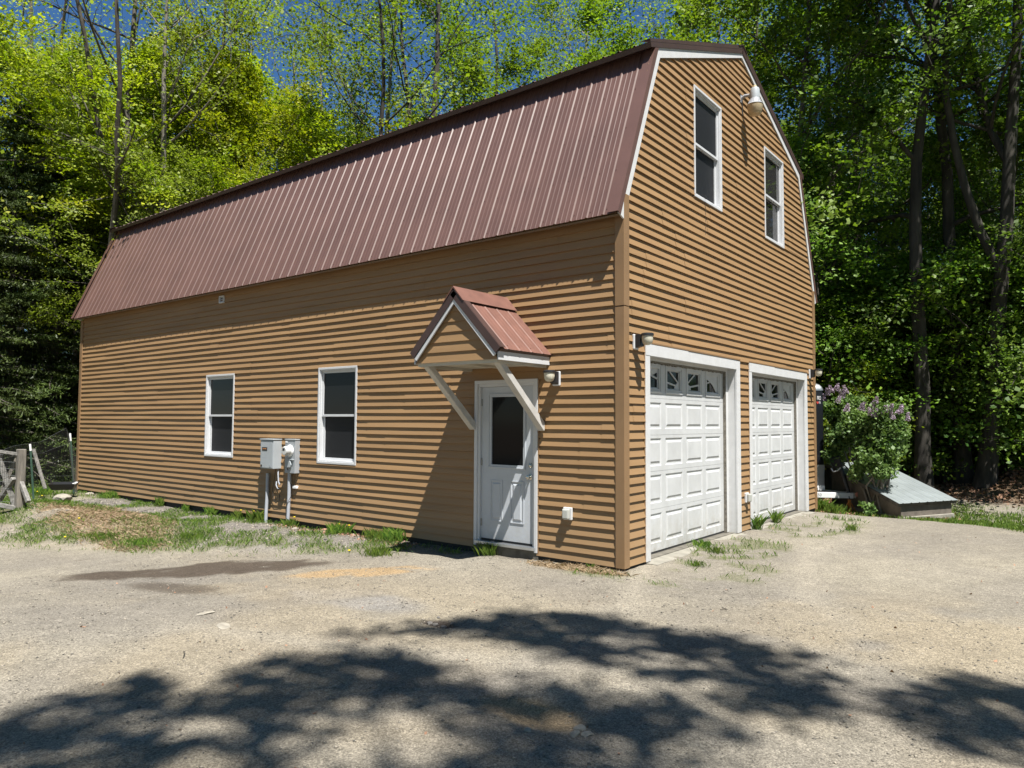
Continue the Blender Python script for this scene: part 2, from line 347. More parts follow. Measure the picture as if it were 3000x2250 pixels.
def ell(x, y, cx, cy, rx, ry, ang=0):
    c, s = math.cos(ang), math.sin(ang); dx = x-cx; dy = y-cy
    return np.sqrt(((dx*c+dy*s)/rx)**2+((-dx*s+dy*c)/ry)**2)
def masks(x, y):
    """grass, dry, litter, darkstain, sand (0..1 each)"""
    n1 = fbm(x, y, 1.3, 11); n2 = fbm(x, y, 4.0, 12); n3 = fbm(x, y, .5, 13)
    bk = bank(x, y)
    g = np.zeros_like(x)
    # green fringe along the foot of the bank
    fr = np.exp(-((bk-.35)/.45)**2)*sm((-x-2.2)/1.0)
    g = np.maximum(g, fr*sm((n2*.6+n1*.5-.40)/.18))
    g = np.maximum(g, sm((bk-.2)/.4)*sm((n1-.46)/.12)*.8*sm((-x-2.6)/1.2)*np.where(y < .3, 1, 0))
    g = np.maximum(g, .55*np.where((y > -.35) & (x > -14.8) & (x < -2.3), 1, 0)*sm((n1-.42)/.1)*sm((n2-.4)/.15))
    # garden side, left
    g = np.maximum(g, sm((-x-12.8)/1.2)*sm((bk+.2)/.6)*.95)
    g = np.maximum(g, sm((-x-11.)/1.5)*sm((bk-.1)/.5)*np.where(y < -1.0, 1, 0)*.9)
    # lawn on the right
    el = y-np.interp(x, [-1, .7, 1.2, 1.8, 2.4, 3.5, 6, 9], [7.9, 7.7, 7.6, 7.3, 7.1, 6.2, 4.8, 3.5])+(n1-.5)*1.0
    g = np.maximum(g, sm(el/.5)*(1-sm((y-10.2+(n1-.5)*2)/.8))*(.25+.6*sm((n2-.4)/.2)))
    # tufts in front of the overhead doors
    g = np.maximum(g, sm((1.15-ell(x, y, .55, 2.2, .55, 1.1))/.3)*sm((n2-.42)/.12)*.8)
    g = np.maximum(g, sm((1.1-ell(x, y, .9, .9, .75, .9, .3))/.4)*sm((n2-.48)/.12)*.6)
    g = np.maximum(g, sm((1.1-ell(x, y, .75, 5.0, .75, 1.6))/.4)*sm((n2-.47)/.14)*.75)
    g = np.maximum(g, sm((1.1-ell(x, y, 0.2, -.35, .9, .25))/.4)*sm((n2-.5)/.12)*.6)
    dry = sm((1.2-ell(x, y, -9.3, -1.75, 2.6, .75, -.12))/.5)*sm((n1-.25)/.2)
    dry = np.maximum(dry, sm((1.1-ell(x, y, -.5, -.22, .75, .16))/.5)*.8)
    lit = sm((y-10.8+(n1-.5)*1.6)/.9)*sm((x+4)/3)
    lit = np.maximum(lit, sm((y-7.7)/.5)*sm((1.6-x+n1*1.2)/.8)*sm((x+1)/.5)*.9)
    lit = np.maximum(lit, sm((-x-18)/2)); lit = np.maximum(lit, sm((y-9)/1)*sm((-x-2)/2))
    st = sm((1.2-ell(x+(n1-.5)*1.1, y+(n2-.5)*.5, -4.35, -2.62, 1.45, .52, .80))/.3)*sm((n2*.5+n1*.5-.22)/.16)
    st = np.maximum(st, .75*sm((1.1-ell(x, y, -3.5, -3.45, .9, .28, .1))/.5)*sm((n1-.36)/.2))
    st = np.maximum(st, .5*sm((1.1-ell(x, y, -6.6, -3.1, 1.6, .25, .2))/.6)*sm((n1-.4)/.2))
    st = np.maximum(st, .5*sm((1.1-ell(x, y, -4.4, -1.95, .5, .14, .3))/.5))
    sand = sm((1.15-ell(x, y, -2.45, -1.75, .85, .28, .9))/.35)*sm((n2-.28)/.2)
    sand = np.maximum(sand, .8*sm((1.2-ell(x, y, 1.6, -3.95, .38, .18))/.5))
    tan = .55*sm((n3-.45)/.2)*sm((-y-.5)/2)
    tan = np.maximum(tan, .75*sm((1.2-ell(x, y, 3.6, -1.0, 2.3, 2.2))/.9)*sm((n1-.35)/.3))
    tan = np.maximum(tan, .5*sm((1.2-ell(x, y, 1.2, -.3, 1.6, .5))/.6)*sm((n1-.4)/.25))
    blue = sm((1.2-ell(x, y, -1.6, -2.7, 1.1, .35))/.5)*sm((n1-.35)/.3)*.8
    blue = np.maximum(blue, sm(bk/.4)*sm((-x-3.5)/1)*np.where(x > -13, 1, 0)*np.where(y < .3, 1, 0)*.7)
    pot = sm((1.2-ell(x, y, -.15, -2.9, .2, .09))/.5)
    trk = 0
    for (cx_, cy_, r_) in ((9.5, 3.5, 8.2), (9.5, 3.5, 9.9), (-4, 8, 12.4), (-4, 8, 14.0), (14, -14, 14.6), (14, -14, 16.2)):
        dd_ = np.sqrt((x-cx_)**2+(y-cy_)**2)-r_+(n1-.5)*.25; trk = np.maximum(trk, np.exp(-(dd_/.16)**2)*sm((n3-.3)/.3))
    return g, dry, lit, st, sand, blue, pot, tan, trk*sm((-y+5)/3)
def ground():
    def axis(a, b, step, lo, hi):
        core = np.arange(a, b+1e-6, step); out = [core]
        s = step; x = b; R = []
        while x < hi: s = min(s*1.18, 40); x += s; R.append(x)
        s = step; x = a; Ls = []
        while x > lo: s = min(s*1.18, 40); x -= s; Ls.append(x)
        return np.concatenate([Ls[::-1], core, R])
    X = axis(-15, 6.5, .055, -600, 600); Y = axis(-8, 9.5, .055, -600, 600)
    gx, gy = np.meshgrid(X, Y); x = gx.ravel(); y = gy.ravel()
    z = H(x, y); nx, ny = len(X), len(Y)
    z = z+(vn(x, y, 9, 4)-.5)*.010
    idx = np.arange(nx*ny).reshape(ny, nx)
    Fq = np.stack([idx[:-1, :-1], idx[:-1, 1:], idx[1:, 1:], idx[1:, :-1]], -1).reshape(-1, 4)
    g, dry, lit, st, sand, blue, pot, tan, trk = masks(x, y)
    n1 = fbm(x, y, .7, 21, 5); n2 = fbm(x, y, 6, 22, 3)
    base = np.outer(np.ones(len(x)), [.192, .173, .141])
    base = base*(1+.5*(n1-.5)[:, None]*np.array([1, 1, .85]))*(1+.22*(fbm(x, y, .9, 90, 3)-.5)[:, None]*np.array([1, .95, .6]))
    def mix(c, f): 
        nonlocal base
        f = np.clip(f, 0, 1)[:, None]; base = base*(1-f)+np.array(c)*f
    mix((.195, .186, .175), blue); mix((.135, .122, .105), .75*sm((bank(x, y)-.1)/.4)*np.where((x > -13) & (x < -2.2) & (y < .2), 1, 0)); mix((.262, .215, .142), tan*.7); mix((.262, .235, .188), trk*.6); mix((.29, .20, .105), sand*.8); mix((.062, .048, .036), st*.95)
    mix((.25, .185, .12), dry*.7); mix((.10, .105, .045), g*.75); mix((.13, .085, .052), lit*.95); mix((.035, .028, .024), pot)
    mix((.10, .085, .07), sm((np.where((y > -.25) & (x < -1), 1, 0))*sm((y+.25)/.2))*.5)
    base = base*(1+.25*(n2-.5))[:, None]
    m = bpy.data.materials.new('gravel_ground'); m.use_nodes = True
    n = m.node_tree.nodes; l = m.node_tree.links; b = n['Principled BSDF']; b.inputs['Roughness'].default_value = .95; b.inputs['Specular IOR Level'].default_value = .2
    at = n.new('ShaderNodeAttribute'); at.attribute_name = 'groundcol'
    tc = n.new('ShaderNodeTexCoord')
    v = n.new('ShaderNodeTexVoronoi'); v.inputs['Scale'].default_value = 75; l.new(tc.outputs['Object'], v.inputs['Vector'])
    v2 = n.new('ShaderNodeTexVoronoi'); v2.inputs['Scale'].default_value = 140; l.new(tc.outputs['Object'], v2.inputs['Vector'])
    nz = n.new('ShaderNodeTexNoise'); nz.inputs['Scale'].default_value = 22; nz.inputs['Detail'].default_value = 10; nz.inputs['Roughness'].default_value = .8; l.new(tc.outputs['Object'], nz.inputs['Vector'])
    # pebble tone from each cell's own random colour
    sp = n.new('ShaderNodeSeparateColor'); l.new(v.outputs['Color'], sp.inputs[0])
    sp2 = n.new('ShaderNodeSeparateColor'); l.new(v2.outputs['Color'], sp2.inputs[0])
    r1 = n.new('ShaderNodeMapRange'); l.new(sp.outputs[0], r1.inputs[0]); r1.inputs[3].default_value = .80; r1.inputs[4].default_value = 1.2
    r2 = n.new('ShaderNodeMapRange'); l.new(sp2.outputs[1], r2.inputs[0]); r2.inputs[3].default_value = .62; r2.inputs[4].default_value = 1.38
    r3 = n.new('ShaderNodeMapRange'); l.new(nz.outputs[0], r3.inputs[0]); r3.inputs[1].default_value = .3; r3.inputs[2].default_value = .7; r3.inputs[3].default_value = .75; r3.inputs[4].default_value = 1.25
    m1 = n.new('ShaderNodeMath'); m1.operation = 'MULTIPLY'; l.new(r1.outputs[0], m1.inputs[0]); l.new(r2.outputs[0], m1.inputs[1])
    m2 = n.new('ShaderNodeMath'); m2.operation = 'MULTIPLY'; l.new(m1.outputs[0], m2.inputs[0]); l.new(r3.outputs[0], m2.inputs[1])
    mx = n.new('ShaderNodeMixRGB'); mx.blend_type = 'MULTIPLY'; mx.inputs[0].default_value = 1
    l.new(at.outputs['Color'], mx.inputs[1]); l.new(m2.outputs[0], mx.inputs[2]); l.new(mx.outputs[0], b.inputs['Base Color'])
    bp = n.new('ShaderNodeBump'); bp.inputs['Strength'].default_value = .9; bp.inputs['Distance'].default_value = .006; bp.invert = True
    bp2 = n.new('ShaderNodeBump'); bp2.inputs['Strength'].default_value = .7; bp2.inputs['Distance'].default_value = .012
    l.new(v.outputs['Distance'], bp.inputs['Height']); l.new(nz.outputs[0], bp2.inputs['Height']); l.new(bp.outputs[0], bp2.inputs['Normal']); l.new(bp2.outputs[0], b.inputs['Normal'])
    me = fast_mesh('ground', np.stack([x, y, z], 1), Fq, m, smooth=True)
    ca = me.attributes.new('groundcol', 'FLOAT_COLOR', 'POINT')
    ca.data.foreach_set('color', np.concatenate([base, np.ones((len(x), 1))], 1).astype(np.float32).ravel())
    o = link_mesh(me, 'ground'); o['kind'] = 'structure'
ground()

# ------------------------------------------------------------------ the building
LX, WY = -14.88, 7.66
ZE, OH, OG, YK, ZK, ZP = 4.09, .17, .04, .82, 6.48, 7.70
XF = -15.09
B = empty('garage_building', (-7.4, 3.8, 0), 'two-storey tan garage with brown gambrel metal roof on the gravel drive', 'garage')
EXPO = .105; LAP = .0235
OPEN_S = [(-2.235, -1.225, 0, 2.195), (-9.07, -8.16, 1.01, 2.49), (-5.605, -4.71, 1.01, 2.49)]
OPEN_G = [(.525, 3.60, -.1, 2.60), (4.04, 7.12, -.1, 2.60), (2.015, 2.935, 4.85, 6.375), (4.895, 5.83, 4.85, 6.375)]
def gam(z, side):
    # y limit of the gambrel profile at height z on the gable
    if z <= ZE+.3: e = 0.0
    elif z <= ZK: e = np.interp(z, [ZE+.3, ZK], [0, YK])
    else: e = np.interp(z, [ZK, ZP], [YK, WY/2])
    return e if side == 0 else WY-e
def siding(plane, a0, a1, zt, opens, at, sgn, name, seg=.45, gable=False, seed=1):
    """plane 'y': long wall at y=at, outward = sgn; plane 'x' likewise"""
    rg = random.Random(seed); mb = MB(); nco = int(math.ceil(zt/EXPO)); jo = None
    for k in range(nco):
        z0 = k*EXPO; z1 = min((k+1)*EXPO, zt)
        if k % 2 == 0: jo = [a0+rg.random()*3.66+j*3.66 for j in range(-1, int((a1-a0)/3.66)+2)]
        cuts = sorted({z0, z1} | {o[2] for o in opens if z0 < o[2] < z1} | {o[3] for o in opens if z0 < o[3] < z1})
        ph = rg.random()*50
        def prof(a, z):
            t = (z-z0)/EXPO
            wob = (math.sin(a*1.7+ph)*.35+math.sin(a*4.3+ph*2)*.25+math.sin(a*9+ph)*.12)*.003
            return (LAP+wob)*(1-t)+.0012*t
        def zw(a): return math.sin(a*2.3+ph*1.3)*.002+math.sin(a*.9+ph)*.002
        def pt(a, z, d, isbot):
            zz = z+(zw(a) if isbot else 0)
            return (a, at+sgn*d, zz) if plane == 'y' else (at+sgn*d, a, zz)
        for ci in range(len(cuts)-1):
            c0, c1 = cuts[ci], cuts[ci+1]; zm = (c0+c1)/2
            L0, L1 = (a0, a1)
            if gable: L0 = max(L0, gam(c1, 0)-.05); L1 = min(L1, gam(c1, 1)+.05)
            if L1-L0 < .02: continue
            iv = [(L0, L1)]
            for (b0, b1, y0, y1) in opens:
                if y0 < zm < y1:
                    nv = []
                    for (p, q) in iv:
                        if b1 <= p or b0 >= q: nv.append((p, q)); continue
                        if b0 > p: nv.append((p, b0))
                        if b1 < q: nv.append((b1, q))
                    iv = nv
            for (p, q) in iv:
                js = [j for j in jo if p+.15 < j < q-.15]
                bounds = [p]+js+[q]
                for s_ in range(len(bounds)-1):
                    s0, s1 = bounds[s_], bounds[s_+1]
                    lift = .004 if s_ % 2 else 0
                    ns = max(1, int((s1-s0)/seg)); xs = [s0+(s1-s0)*i/ns for i in range(ns+1)]
                    if s_ % 2: xs[0] -= .02; xs[-1] += .02 if s_ < len(bounds)-2 else 0
                    for i in range(ns):
                        A, Bq = xs[i], xs[i+1]; isb = c0 == z0
                        mb.quad(pt(A, c0, prof(A, c0)+lift, isb), pt(Bq, c0, prof(Bq, c0)+lift, isb), pt(Bq, c1, prof(Bq, c1)+lift, False), pt(A, c1, prof(A, c1)+lift, False))
                        if isb: mb.quad(pt(A, c0, -.002, isb), pt(Bq, c0, -.002, isb), pt(Bq, c0, prof(Bq, c0)+lift, isb), pt(A, c0, prof(A, c0)+lift, isb))
    me = bpy.data.meshes.new(name); me.from_pydata(mb.v, [], mb.f); me.materials.append(M['siding']); me.update()
    o = link_mesh(me, name, B); me.transform(Matrix.Translation(-ORG[B])); ORG[o] = ORG[B]
    return o
wl = siding('y', LX+.02, -.02, 4.15, OPEN_S, 0.0, -1, 'wall', seed=3); wl['label'] = 'long tan lap-sided wall with the entry door'
wg = siding('x', .02, WY-.02, 7.66, OPEN_G, 0.0, 1, 'wall', gable=True, seed=5); wg['label'] = 'tan lap-sided gable wall above the overhead doors'
siding('x', .02, WY-.02, 7.66, [], LX, -1, 'wall', gable=True, seed=6, seg=4)
siding('y', LX+.02, -.02, 4.15, [], WY, 1, 'wall', seed=7, seg=4)
# structural shell behind the siding (dark interior)
mb = MB()
def shell(plane, a0, a1, z1, opens, d0, d1, gable=False):
    zs = sorted({-.15, z1}|{max(-.15, o[2]) for o in opens}|{o[3] for o in opens}|({ZE+.3, ZK} if gable else set()))
    for i in range(len(zs)-1):
        c0, c1 = zs[i], zs[i+1]; zm = (c0+c1)/2; iv = [(a0, a1)]
        for (b0, b1, y0, y1) in opens:
            if y0 < zm < y1:
                nv = []
                for (p, q) in iv:
                    if b1 <= p or b0 >= q: nv.append((p, q)); continue
                    if b0 > p: nv.append((p, b0))
                    if b1 < q: nv.append((b1, q))
                iv = nv
        for (p, q) in iv:
            def lim(v, z): 
                return min(max(v, gam(z, 0)+.03), gam(z, 1)-.03) if gable else v
            pts = [(lim(p, c0), c0), (lim(q, c0), c0), (lim(q, c1), c1), (lim(p, c1), c1)]
            if plane == 'y': mb.prism([(a, d0, z) for a, z in pts], (0, d1-d0, 0))
            else: mb.prism([(d0, a, z) for a, z in pts], (d1-d0, 0, 0))
shell('y', LX+.01, -.015, 4.1, OPEN_S, .001, .13)
shell('y', LX+.01, -.015, 4.1, [], WY-.13, WY-.001)
shell('x', .14, WY-.14, 7.6, OPEN_G, -.13, -.003, True)
shell('x', .14, WY-.14, 7.6, [], LX+.003, LX+.13, True)
mb.build('wall_core', M['interior'], B)
mb = MB(); mb.box(LX+.05, -.04, .03, WY-.03, -.6, -.008); mb.build('foundation', M['found'], B)
mb = MB(); mb.box(LX+.2, -.14, .14, WY-.14, 2.75, 2.9); mb.build('upper_floor', M['interior'], B)
for (y0, y1) in ((.62, 3.48), (4.135, 7.0)):
    mb = MB(); mb.prism([(-.30, y0-.1, -.006), (.16, y0-.1, -.025), (.16, y1+.1, -.025), (-.30, y1+.1, -.006)], (0, 0, -.12)); mb.build('door_apron', M['concrete'], B, bevel=.004)
# corner posts
def corner(cx, cy, sx, sy, zb, zt):
    for (a, b) in ((zb, 3.02), (3.026, zt)):
        p = MB(); g = .004 if a > 3 else 0
        o1, wd = .034+g, .088
        # L profile
        X0 = cx+sx*o1; Y0 = cy+sy*o1
        pts = [(X0, Y0), (X0, cy-sy*wd), (cx+sx*.001, cy-sy*wd), (cx+sx*.001, cy+sy*.001), (cx-sx*wd, cy+sy*.001), (cx-sx*wd, Y0)]
        p.prism([(q[0], q[1], a) for q in pts], (0, 0, b-a)); p.build('corner_post', M['post'], B, bevel=.004)
corner(0, 0, 1, -1, -.01, 4.35); corner(LX, 0, -1, -1, -.03, 4.05); corner(0, WY, 1, 1, -.03, 4.3); corner(LX, WY, -1, 1, 0, 4.3)

# --- metal roofing
def sheet(mb, o, u, Ln, v, n, pitch=.2286, rib=.015, minor=.0035, start=0.06, thick=True):
    o = Vector(o); u = Vector(u).normalized(); v = Vector(v); n = Vector(n).normalized()
    pr = [(0, 0)]; x = start
    while x < Ln-.06:
        pr += [(x-.021, 0), (x-.008, rib), (x+.008, rib), (x+.021, 0)]
        for q in (pitch*.34, pitch*.66):
            if x+q+.02 < Ln-.01 and minor: pr += [(x+q-.014, 0), (x+q-.006, minor), (x+q+.006, minor), (x+q+.014, 0)]
        x += pitch
    pr.append((Ln, 0)); i0 = len(mb.v)
    for (a, h) in pr: mb.v += [tuple(o+u*a+n*h), tuple(o+u*a+n*h+v)]
    for k in range(len(pr)-1): mb.f.append((i0+2*k, i0+2*k+2, i0+2*k+3, i0+2*k+1))
    return pr
def screws(mb, o, u, Ln, v, n, rows, pitch=.2286, start=.06):
    o = Vector(o); u = Vector(u).normalized(); v = Vector(v); n = Vector(n).normalized(); x = start+.04; vd = v.normalized()
    while x < Ln-.06:
        for r in rows:
            p = o+u*x+v*r; s_ = .006
            mb.prism([p+u*s_, p+vd*s_, p-u*s_, p-vd*s_], n*.006)
        x += pitch
for side in (0, 1):
    sg = 1 if side == 0 else -1; y_ = lambda q: q if side == 0 else WY-q
    dv = Vector((0, y_(YK)-y_(-OH), ZK-ZE)); nn = Vector((0, -sg*(ZK-ZE), (YK+OH))).normalized()
    m1 = MB(); sheet(m1, (XF, y_(-OH), ZE), (1, 0, 0), OG-XF-.04, dv, nn); screws(m1, (XF, y_(-OH), ZE), (1, 0, 0), OG-XF-.04, dv, nn, (.03, .25, .5, .74, .93))
    r_ = m1.build('roof_slope', M['metal'], B); r_['label'] = 'steep brown ribbed lower roof slope'
    m1 = MB(); a = Vector((XF+.02, y_(-OH+.012), ZE+.012)); m1.prism([a, a+Vector((OG-XF-.06, 0, 0)), a+Vector((OG-XF-.06, 0, 0))+dv*.995, a+dv*.995], -nn*.03)
    m1.build('roof_deck', M['soffit_br'], B)
    # soffit closing the eave
    m1 = MB(); m1.prism([(XF+.03, y_(-OH+.02), ZE-.012), (OG-.02, y_(-OH+.02), ZE-.012), (OG-.02, y_(.01), ZE+.03), (XF+.03, y_(.01), ZE+.03)], (0, 0, -.022)); m1.build('soffit', M['soffit_br'], B)
    # upper slope with its overhang at the break
    uv = Vector((0, y_(WY/2)-y_(YK-.19), ZP-(ZK-.01))); un = Vector((0, -sg*(uv.z), abs(uv.y))).normalized(); oo = (XF-.01, y_(YK-.19), ZK-.035)
    m1 = MB(); sheet(m1, oo, (1, 0, 0), OG-XF+.02, uv, un); m1.build('upper_roof_slope', M['metal'], B)
    m1 = MB(); a = Vector(oo)+Vector((0, 0, -.005)); m1.prism([a, a+Vector((OG-XF+.02, 0, 0)), a+Vector((OG-XF+.02, 0, 0))+uv, a+uv], -un*.06); m1.build('roof_deck', M['metal_dk'], B)
    # rake boards, white, both gables, and brown rake flashing over them
    for gx, gs in ((0, 1), (LX, -1)):
        low = [Vector((0, y_(-OH+.02), ZE+.0)), Vector((0, y_(YK), ZK-.03))]; up = [Vector((0, y_(YK), ZK-.03)), Vector((0, WY/2, ZP-.03))]
        def off(p, q, d):  # inward perpendicular
            t = (q-p).normalized(); pr_ = Vector((0, sg*t.z, -sg*t.y)) if True else None
            pr_ = Vector((0, t.z*sg, -abs(t.y)))
            return pr_.normalized()*d
        o1 = off(low[0], low[1], .125); o2 = off(up[0], up[1], .125)
        # mitre point on inner edge: intersect the two offset lines
        def isect(p1, d1, p2, d2):
            den = d1.y*d2.z-d1.z*d2.y; s_ = ((p2.y-p1.y)*d2.z-(p2.z-p1.z)*d2.y)/den; return p1+d1*s_
        mi = isect(low[0]+o1, low[1]-low[0], up[0]+o2, up[1]-up[0])
        cz = isect(up[0]+o2, up[1]-up[0], Vector((0, WY/2, 0)), Vector((0, 0, 1)))
        xx = gx+gs*.014; th = gs*.022
        m1 = MB(); m1.prism([Vector((xx, p.y, p.z)) for p in (low[0], low[1], mi, low[0]+o1)], (th, 0, 0)); k = m1.build('rake_board', M['whitetrim'], B)
        m1 = MB(); m1.prism([Vector((xx, p.y, p.z)) for p in (up[0], up[1], cz, mi)], (th, 0, 0)); m1.build('rake_board', M['whitetrim'], B)
        # flashing
        for (p, q, n_) in ((Vector((0, y_(-OH), ZE)), Vector((0, y_(YK), ZK)), nn), (Vector((0, y_(YK-.19), ZK-.025)), Vector((0, WY/2, ZP+.012)), un)):
            m1 = MB(); xo = gx+gs*(abs(OG)+.008) if gs > 0 else XF-.008
            xi = xo-gs*.14
            m1.prism([Vector((xo, p.y, p.z))+n_*.026, Vector((xo, q.y, q.z))+n_*.026, Vector((xi, q.y, q.z))+n_*.026, Vector((xi, p.y, p.z))+n_*.026], n_*.004)
            dep = .045 if n_ == nn else .075
            m1.prism([Vector((xo, p.y, p.z))+n_*.0255, Vector((xo, q.y, q.z))+n_*.0255, Vector((xo, q.y, q.z))-n_*dep, Vector((xo, p.y, p.z))-n_*dep], (-gs*.006, 0, 0))
            m1.build('rake_flashing', M['metal'] if n_ == nn else M['metal_dk'], B)
mb = MB(); mb.prism([(XF, WY/2-.18, ZP-.035), (XF, WY/2, ZP+.05), (XF, WY/2+.18, ZP-.035), (XF, WY/2+.17, ZP-.045), (XF, WY/2, ZP+.035), (XF, WY/2-.17, ZP-.045)], (OG-XF+.02, 0, 0)); mb.build('ridge_cap', M['metal_dk'], B)

# --- double-hung windows
def window(plane, a0, a1, z0, z1, at, sgn, upm, lom, lab):
    def D(d): return at+sgn*d
    def ringb(r, *a):
        d0, d1 = sorted((D(a[5]), D(a[6]))); r.ring(plane, a[0], a[1], a[2], a[3], a[4], d0, d1)
    m1 = MB(); ringb(m1, a0, a1, z0, z1, .035, -.03, .030); ringb(m1, a0+.035, a1-.035, z0+.035, z1-.035, .022, -.09, .016)
    f = m1.build('window', M['white'], B, bevel=.003); f['label'] = lab
    i0, i1, j0, j1 = a0+.057, a1-.057, z0+.057, z1-.057; zm = (j0+j1)/2
    s1 = MB(); ringb(s1, i0, i1, zm-.02, j1, .036, -.045, -.012); s1.build('sash', M['white'], f, bevel=.002)
    s1 = MB(); ringb(s1, i0, i1, j0, zm+.02, .036, -.085, -.05); s1.build('sash', M['white'], f, bevel=.002)
    def pane(b0, b1, c0, c1, d, m, nm):
        p = MB(); d0, d1 = sorted((D(d), D(d-.004)))
        (p.box(b0, b1, d0, d1, c0, c1) if plane == 'y' else p.box(d0, d1, b0, b1, c0, c1)); p.build(nm, m, f)
    pane(i0+.036, i1-.036, zm+.016, j1-.036, -.03, upm, 'pane')
    pane(i0+.036, i1-.036, j0+.036, zm-.016, -.066, lom, 'pane')
    pane(i0-.001, i1+.001, j0-.001, j1+.001, -.105, M['interior'], 'backing')
    # J-channel in siding colour round the frame
    jc = MB(); d0, d1 = sorted((D(-.002), D(.018))); jc.ring(plane, a0-.014, a1+.014, z0-.014, z1+.014, .0138, d0, d1); jc.build('trim_channel', M['post'], f)
    return f
window('y', -9.106, -8.123, .974, 2.527, 0, -1, M['glass'], M['screen'], 'white framed window left of the meters')
window('y', -5.641, -4.677, .974, 2.527, 0, -1, M['glass'], M['screen'], 'white framed window between the meters and the door')
window('x', 1.980, 2.969, 4.818, 6.411, 0, 1, M['screen'], M['screen'], 'near upstairs gable window with dark screen')
window('x', 4.859, 5.866, 4.818, 6.411, 0, 1, M['glass_up'], M['glass_up'], 'far upstairs gable window reflecting trees')

# --- entry door
dx0, dx1, dz0, dz1 = -2.254, -1.207, .065, 2.212
m1 = MB()
m1.box(dx0, dx0+.05, -.032, -.004, .03, dz1-.05); m1.box(dx1-.05, dx1, -.032, -.004, .03, dz1-.05); m1.box(dx0, dx1, -.032, -.004, dz1-.05, dz1)
m1.box(dx0+.05, dx0+.085, -.012, .10, .05, dz1-.085); m1.box(dx1-.085, dx1-.05, -.012, .10, .05, dz1-.085); m1.box(dx0+.05, dx1-.05, -.012, .10, dz1-.085, dz1-.05)
dr = m1.build('entry_door', M['white'], B, bevel=.004)
m1 = MB(); sx0, sx1, sz0, sz1 = -2.166, -1.292, .125, 2.124; yf = .022
G = (-1.995, -1.458, 1.10, 1.995)
m1.box(sx0, G[0], yf, yf+.045, sz0, sz1); m1.box(G[1], sx1, yf, yf+.045, sz0, sz1); m1.box(G[0], G[1], yf, yf+.045, G[3], sz1); m1.box(G[0], G[1], yf, yf+.045, sz0, G[2])
slab = m1.build('door_slab', M['door'], dr)
m1 = MB(); m1.ring('y', G[0]-.052, G[1]+.035, G[2]-.042, G[3]+.04, .018, yf-.014, yf+.001); m1.ring('y', G[0]-.034, G[1]+.017, G[2]-.024, G[3]+.022, .026, yf-.006, yf+.001); m1.build('glass_moulding', M['door'], dr, bevel=.004)
m1 = MB(); m1.box(G[0]-.01, G[1]+.01, yf+.016, yf+.02, G[2]-.01, G[3]+.01); m1.build('glass', M['glass'], dr)
for (p0, p1) in ((-2.005, -1.80), (-1.665, -1.45)):
    m1 = MB(); z0_, z1_ = .36, .90
    m1.ring('y', p0, p1, z0_, z1_, .012, yf-.008, yf+.001)
    a, b, c, d = p0+.035, p1-.035, z0_+.035, z1_-.035
    q = [(a, yf-.001, c), (b, yf-.001, c), (b, yf-.001, d), (a, yf-.001, d)]; q2 = [(a+.02, yf-.011, c+.02), (b-.02, yf-.011, c+.02), (b-.02, yf-.011, d-.02), (a+.02, yf-.011, d-.02)]
    for k in range(4): m1.quad(q[k], q[(k+1) % 4], q2[(k+1) % 4], q2[k])
    m1.poly(q2); m1.build('raised_panel', M['door'], dr)
m1 = MB(); m1.lathe([(.032, 0), (.034, .006), (.016, .012), (.014, .03), (.026, .04), (.030, .052), (.026, .064), (.010, .068)], (-1.352, yf, .965), (0, -1, 0)); m1.build('door_knob', M['chrome'], dr, smooth=True)
m1 = MB(); m1.lathe([(.030, 0), (.031, .008), (.026, .016), (.020, .022), (.006, .024)], (-1.345, yf, 1.112), (0, -1, 0)); m1.build('deadbolt', M['chrome'], dr, smooth=True)
for z in (1.92, 1.13, .33):
    m1 = MB(); m1.tube([(-2.176, .008, z-.05), (-2.176, .008, z+.05)], .007, 8); m1.box(-2.185, -2.150, .012, .0215, z-.048, z+.048); m1.build('hinge', M['chrome'], dr)
m1 = MB(); m1.box(dx0+.03, dx1-.03, -.055, .12, .055, .095); m1.build('sill', M['alu'], dr, bevel=.004)
m1 = MB(); m1.box(dx0+.086, dx1-.086, .03, .05, .096, .124); m1.build('door_sweep', M['rubber'], dr)
m1 = MB(); m1.box(dx0-.01, dx1+.01, -.02, .13, -.08, .05); m1.build('door_footing', M['found'], dr)
jc = MB(); jc.box(dx0-.018, dx0-.001, -.022, .001, -.0, dz1+.016); jc.box(dx1+.001, dx1+.018, -.022, .001, -.0, dz1+.016); jc.box(dx0, dx1, -.03, .001, dz1+.001, dz1+.018); jc.build('trim_channel', M['post'], dr)

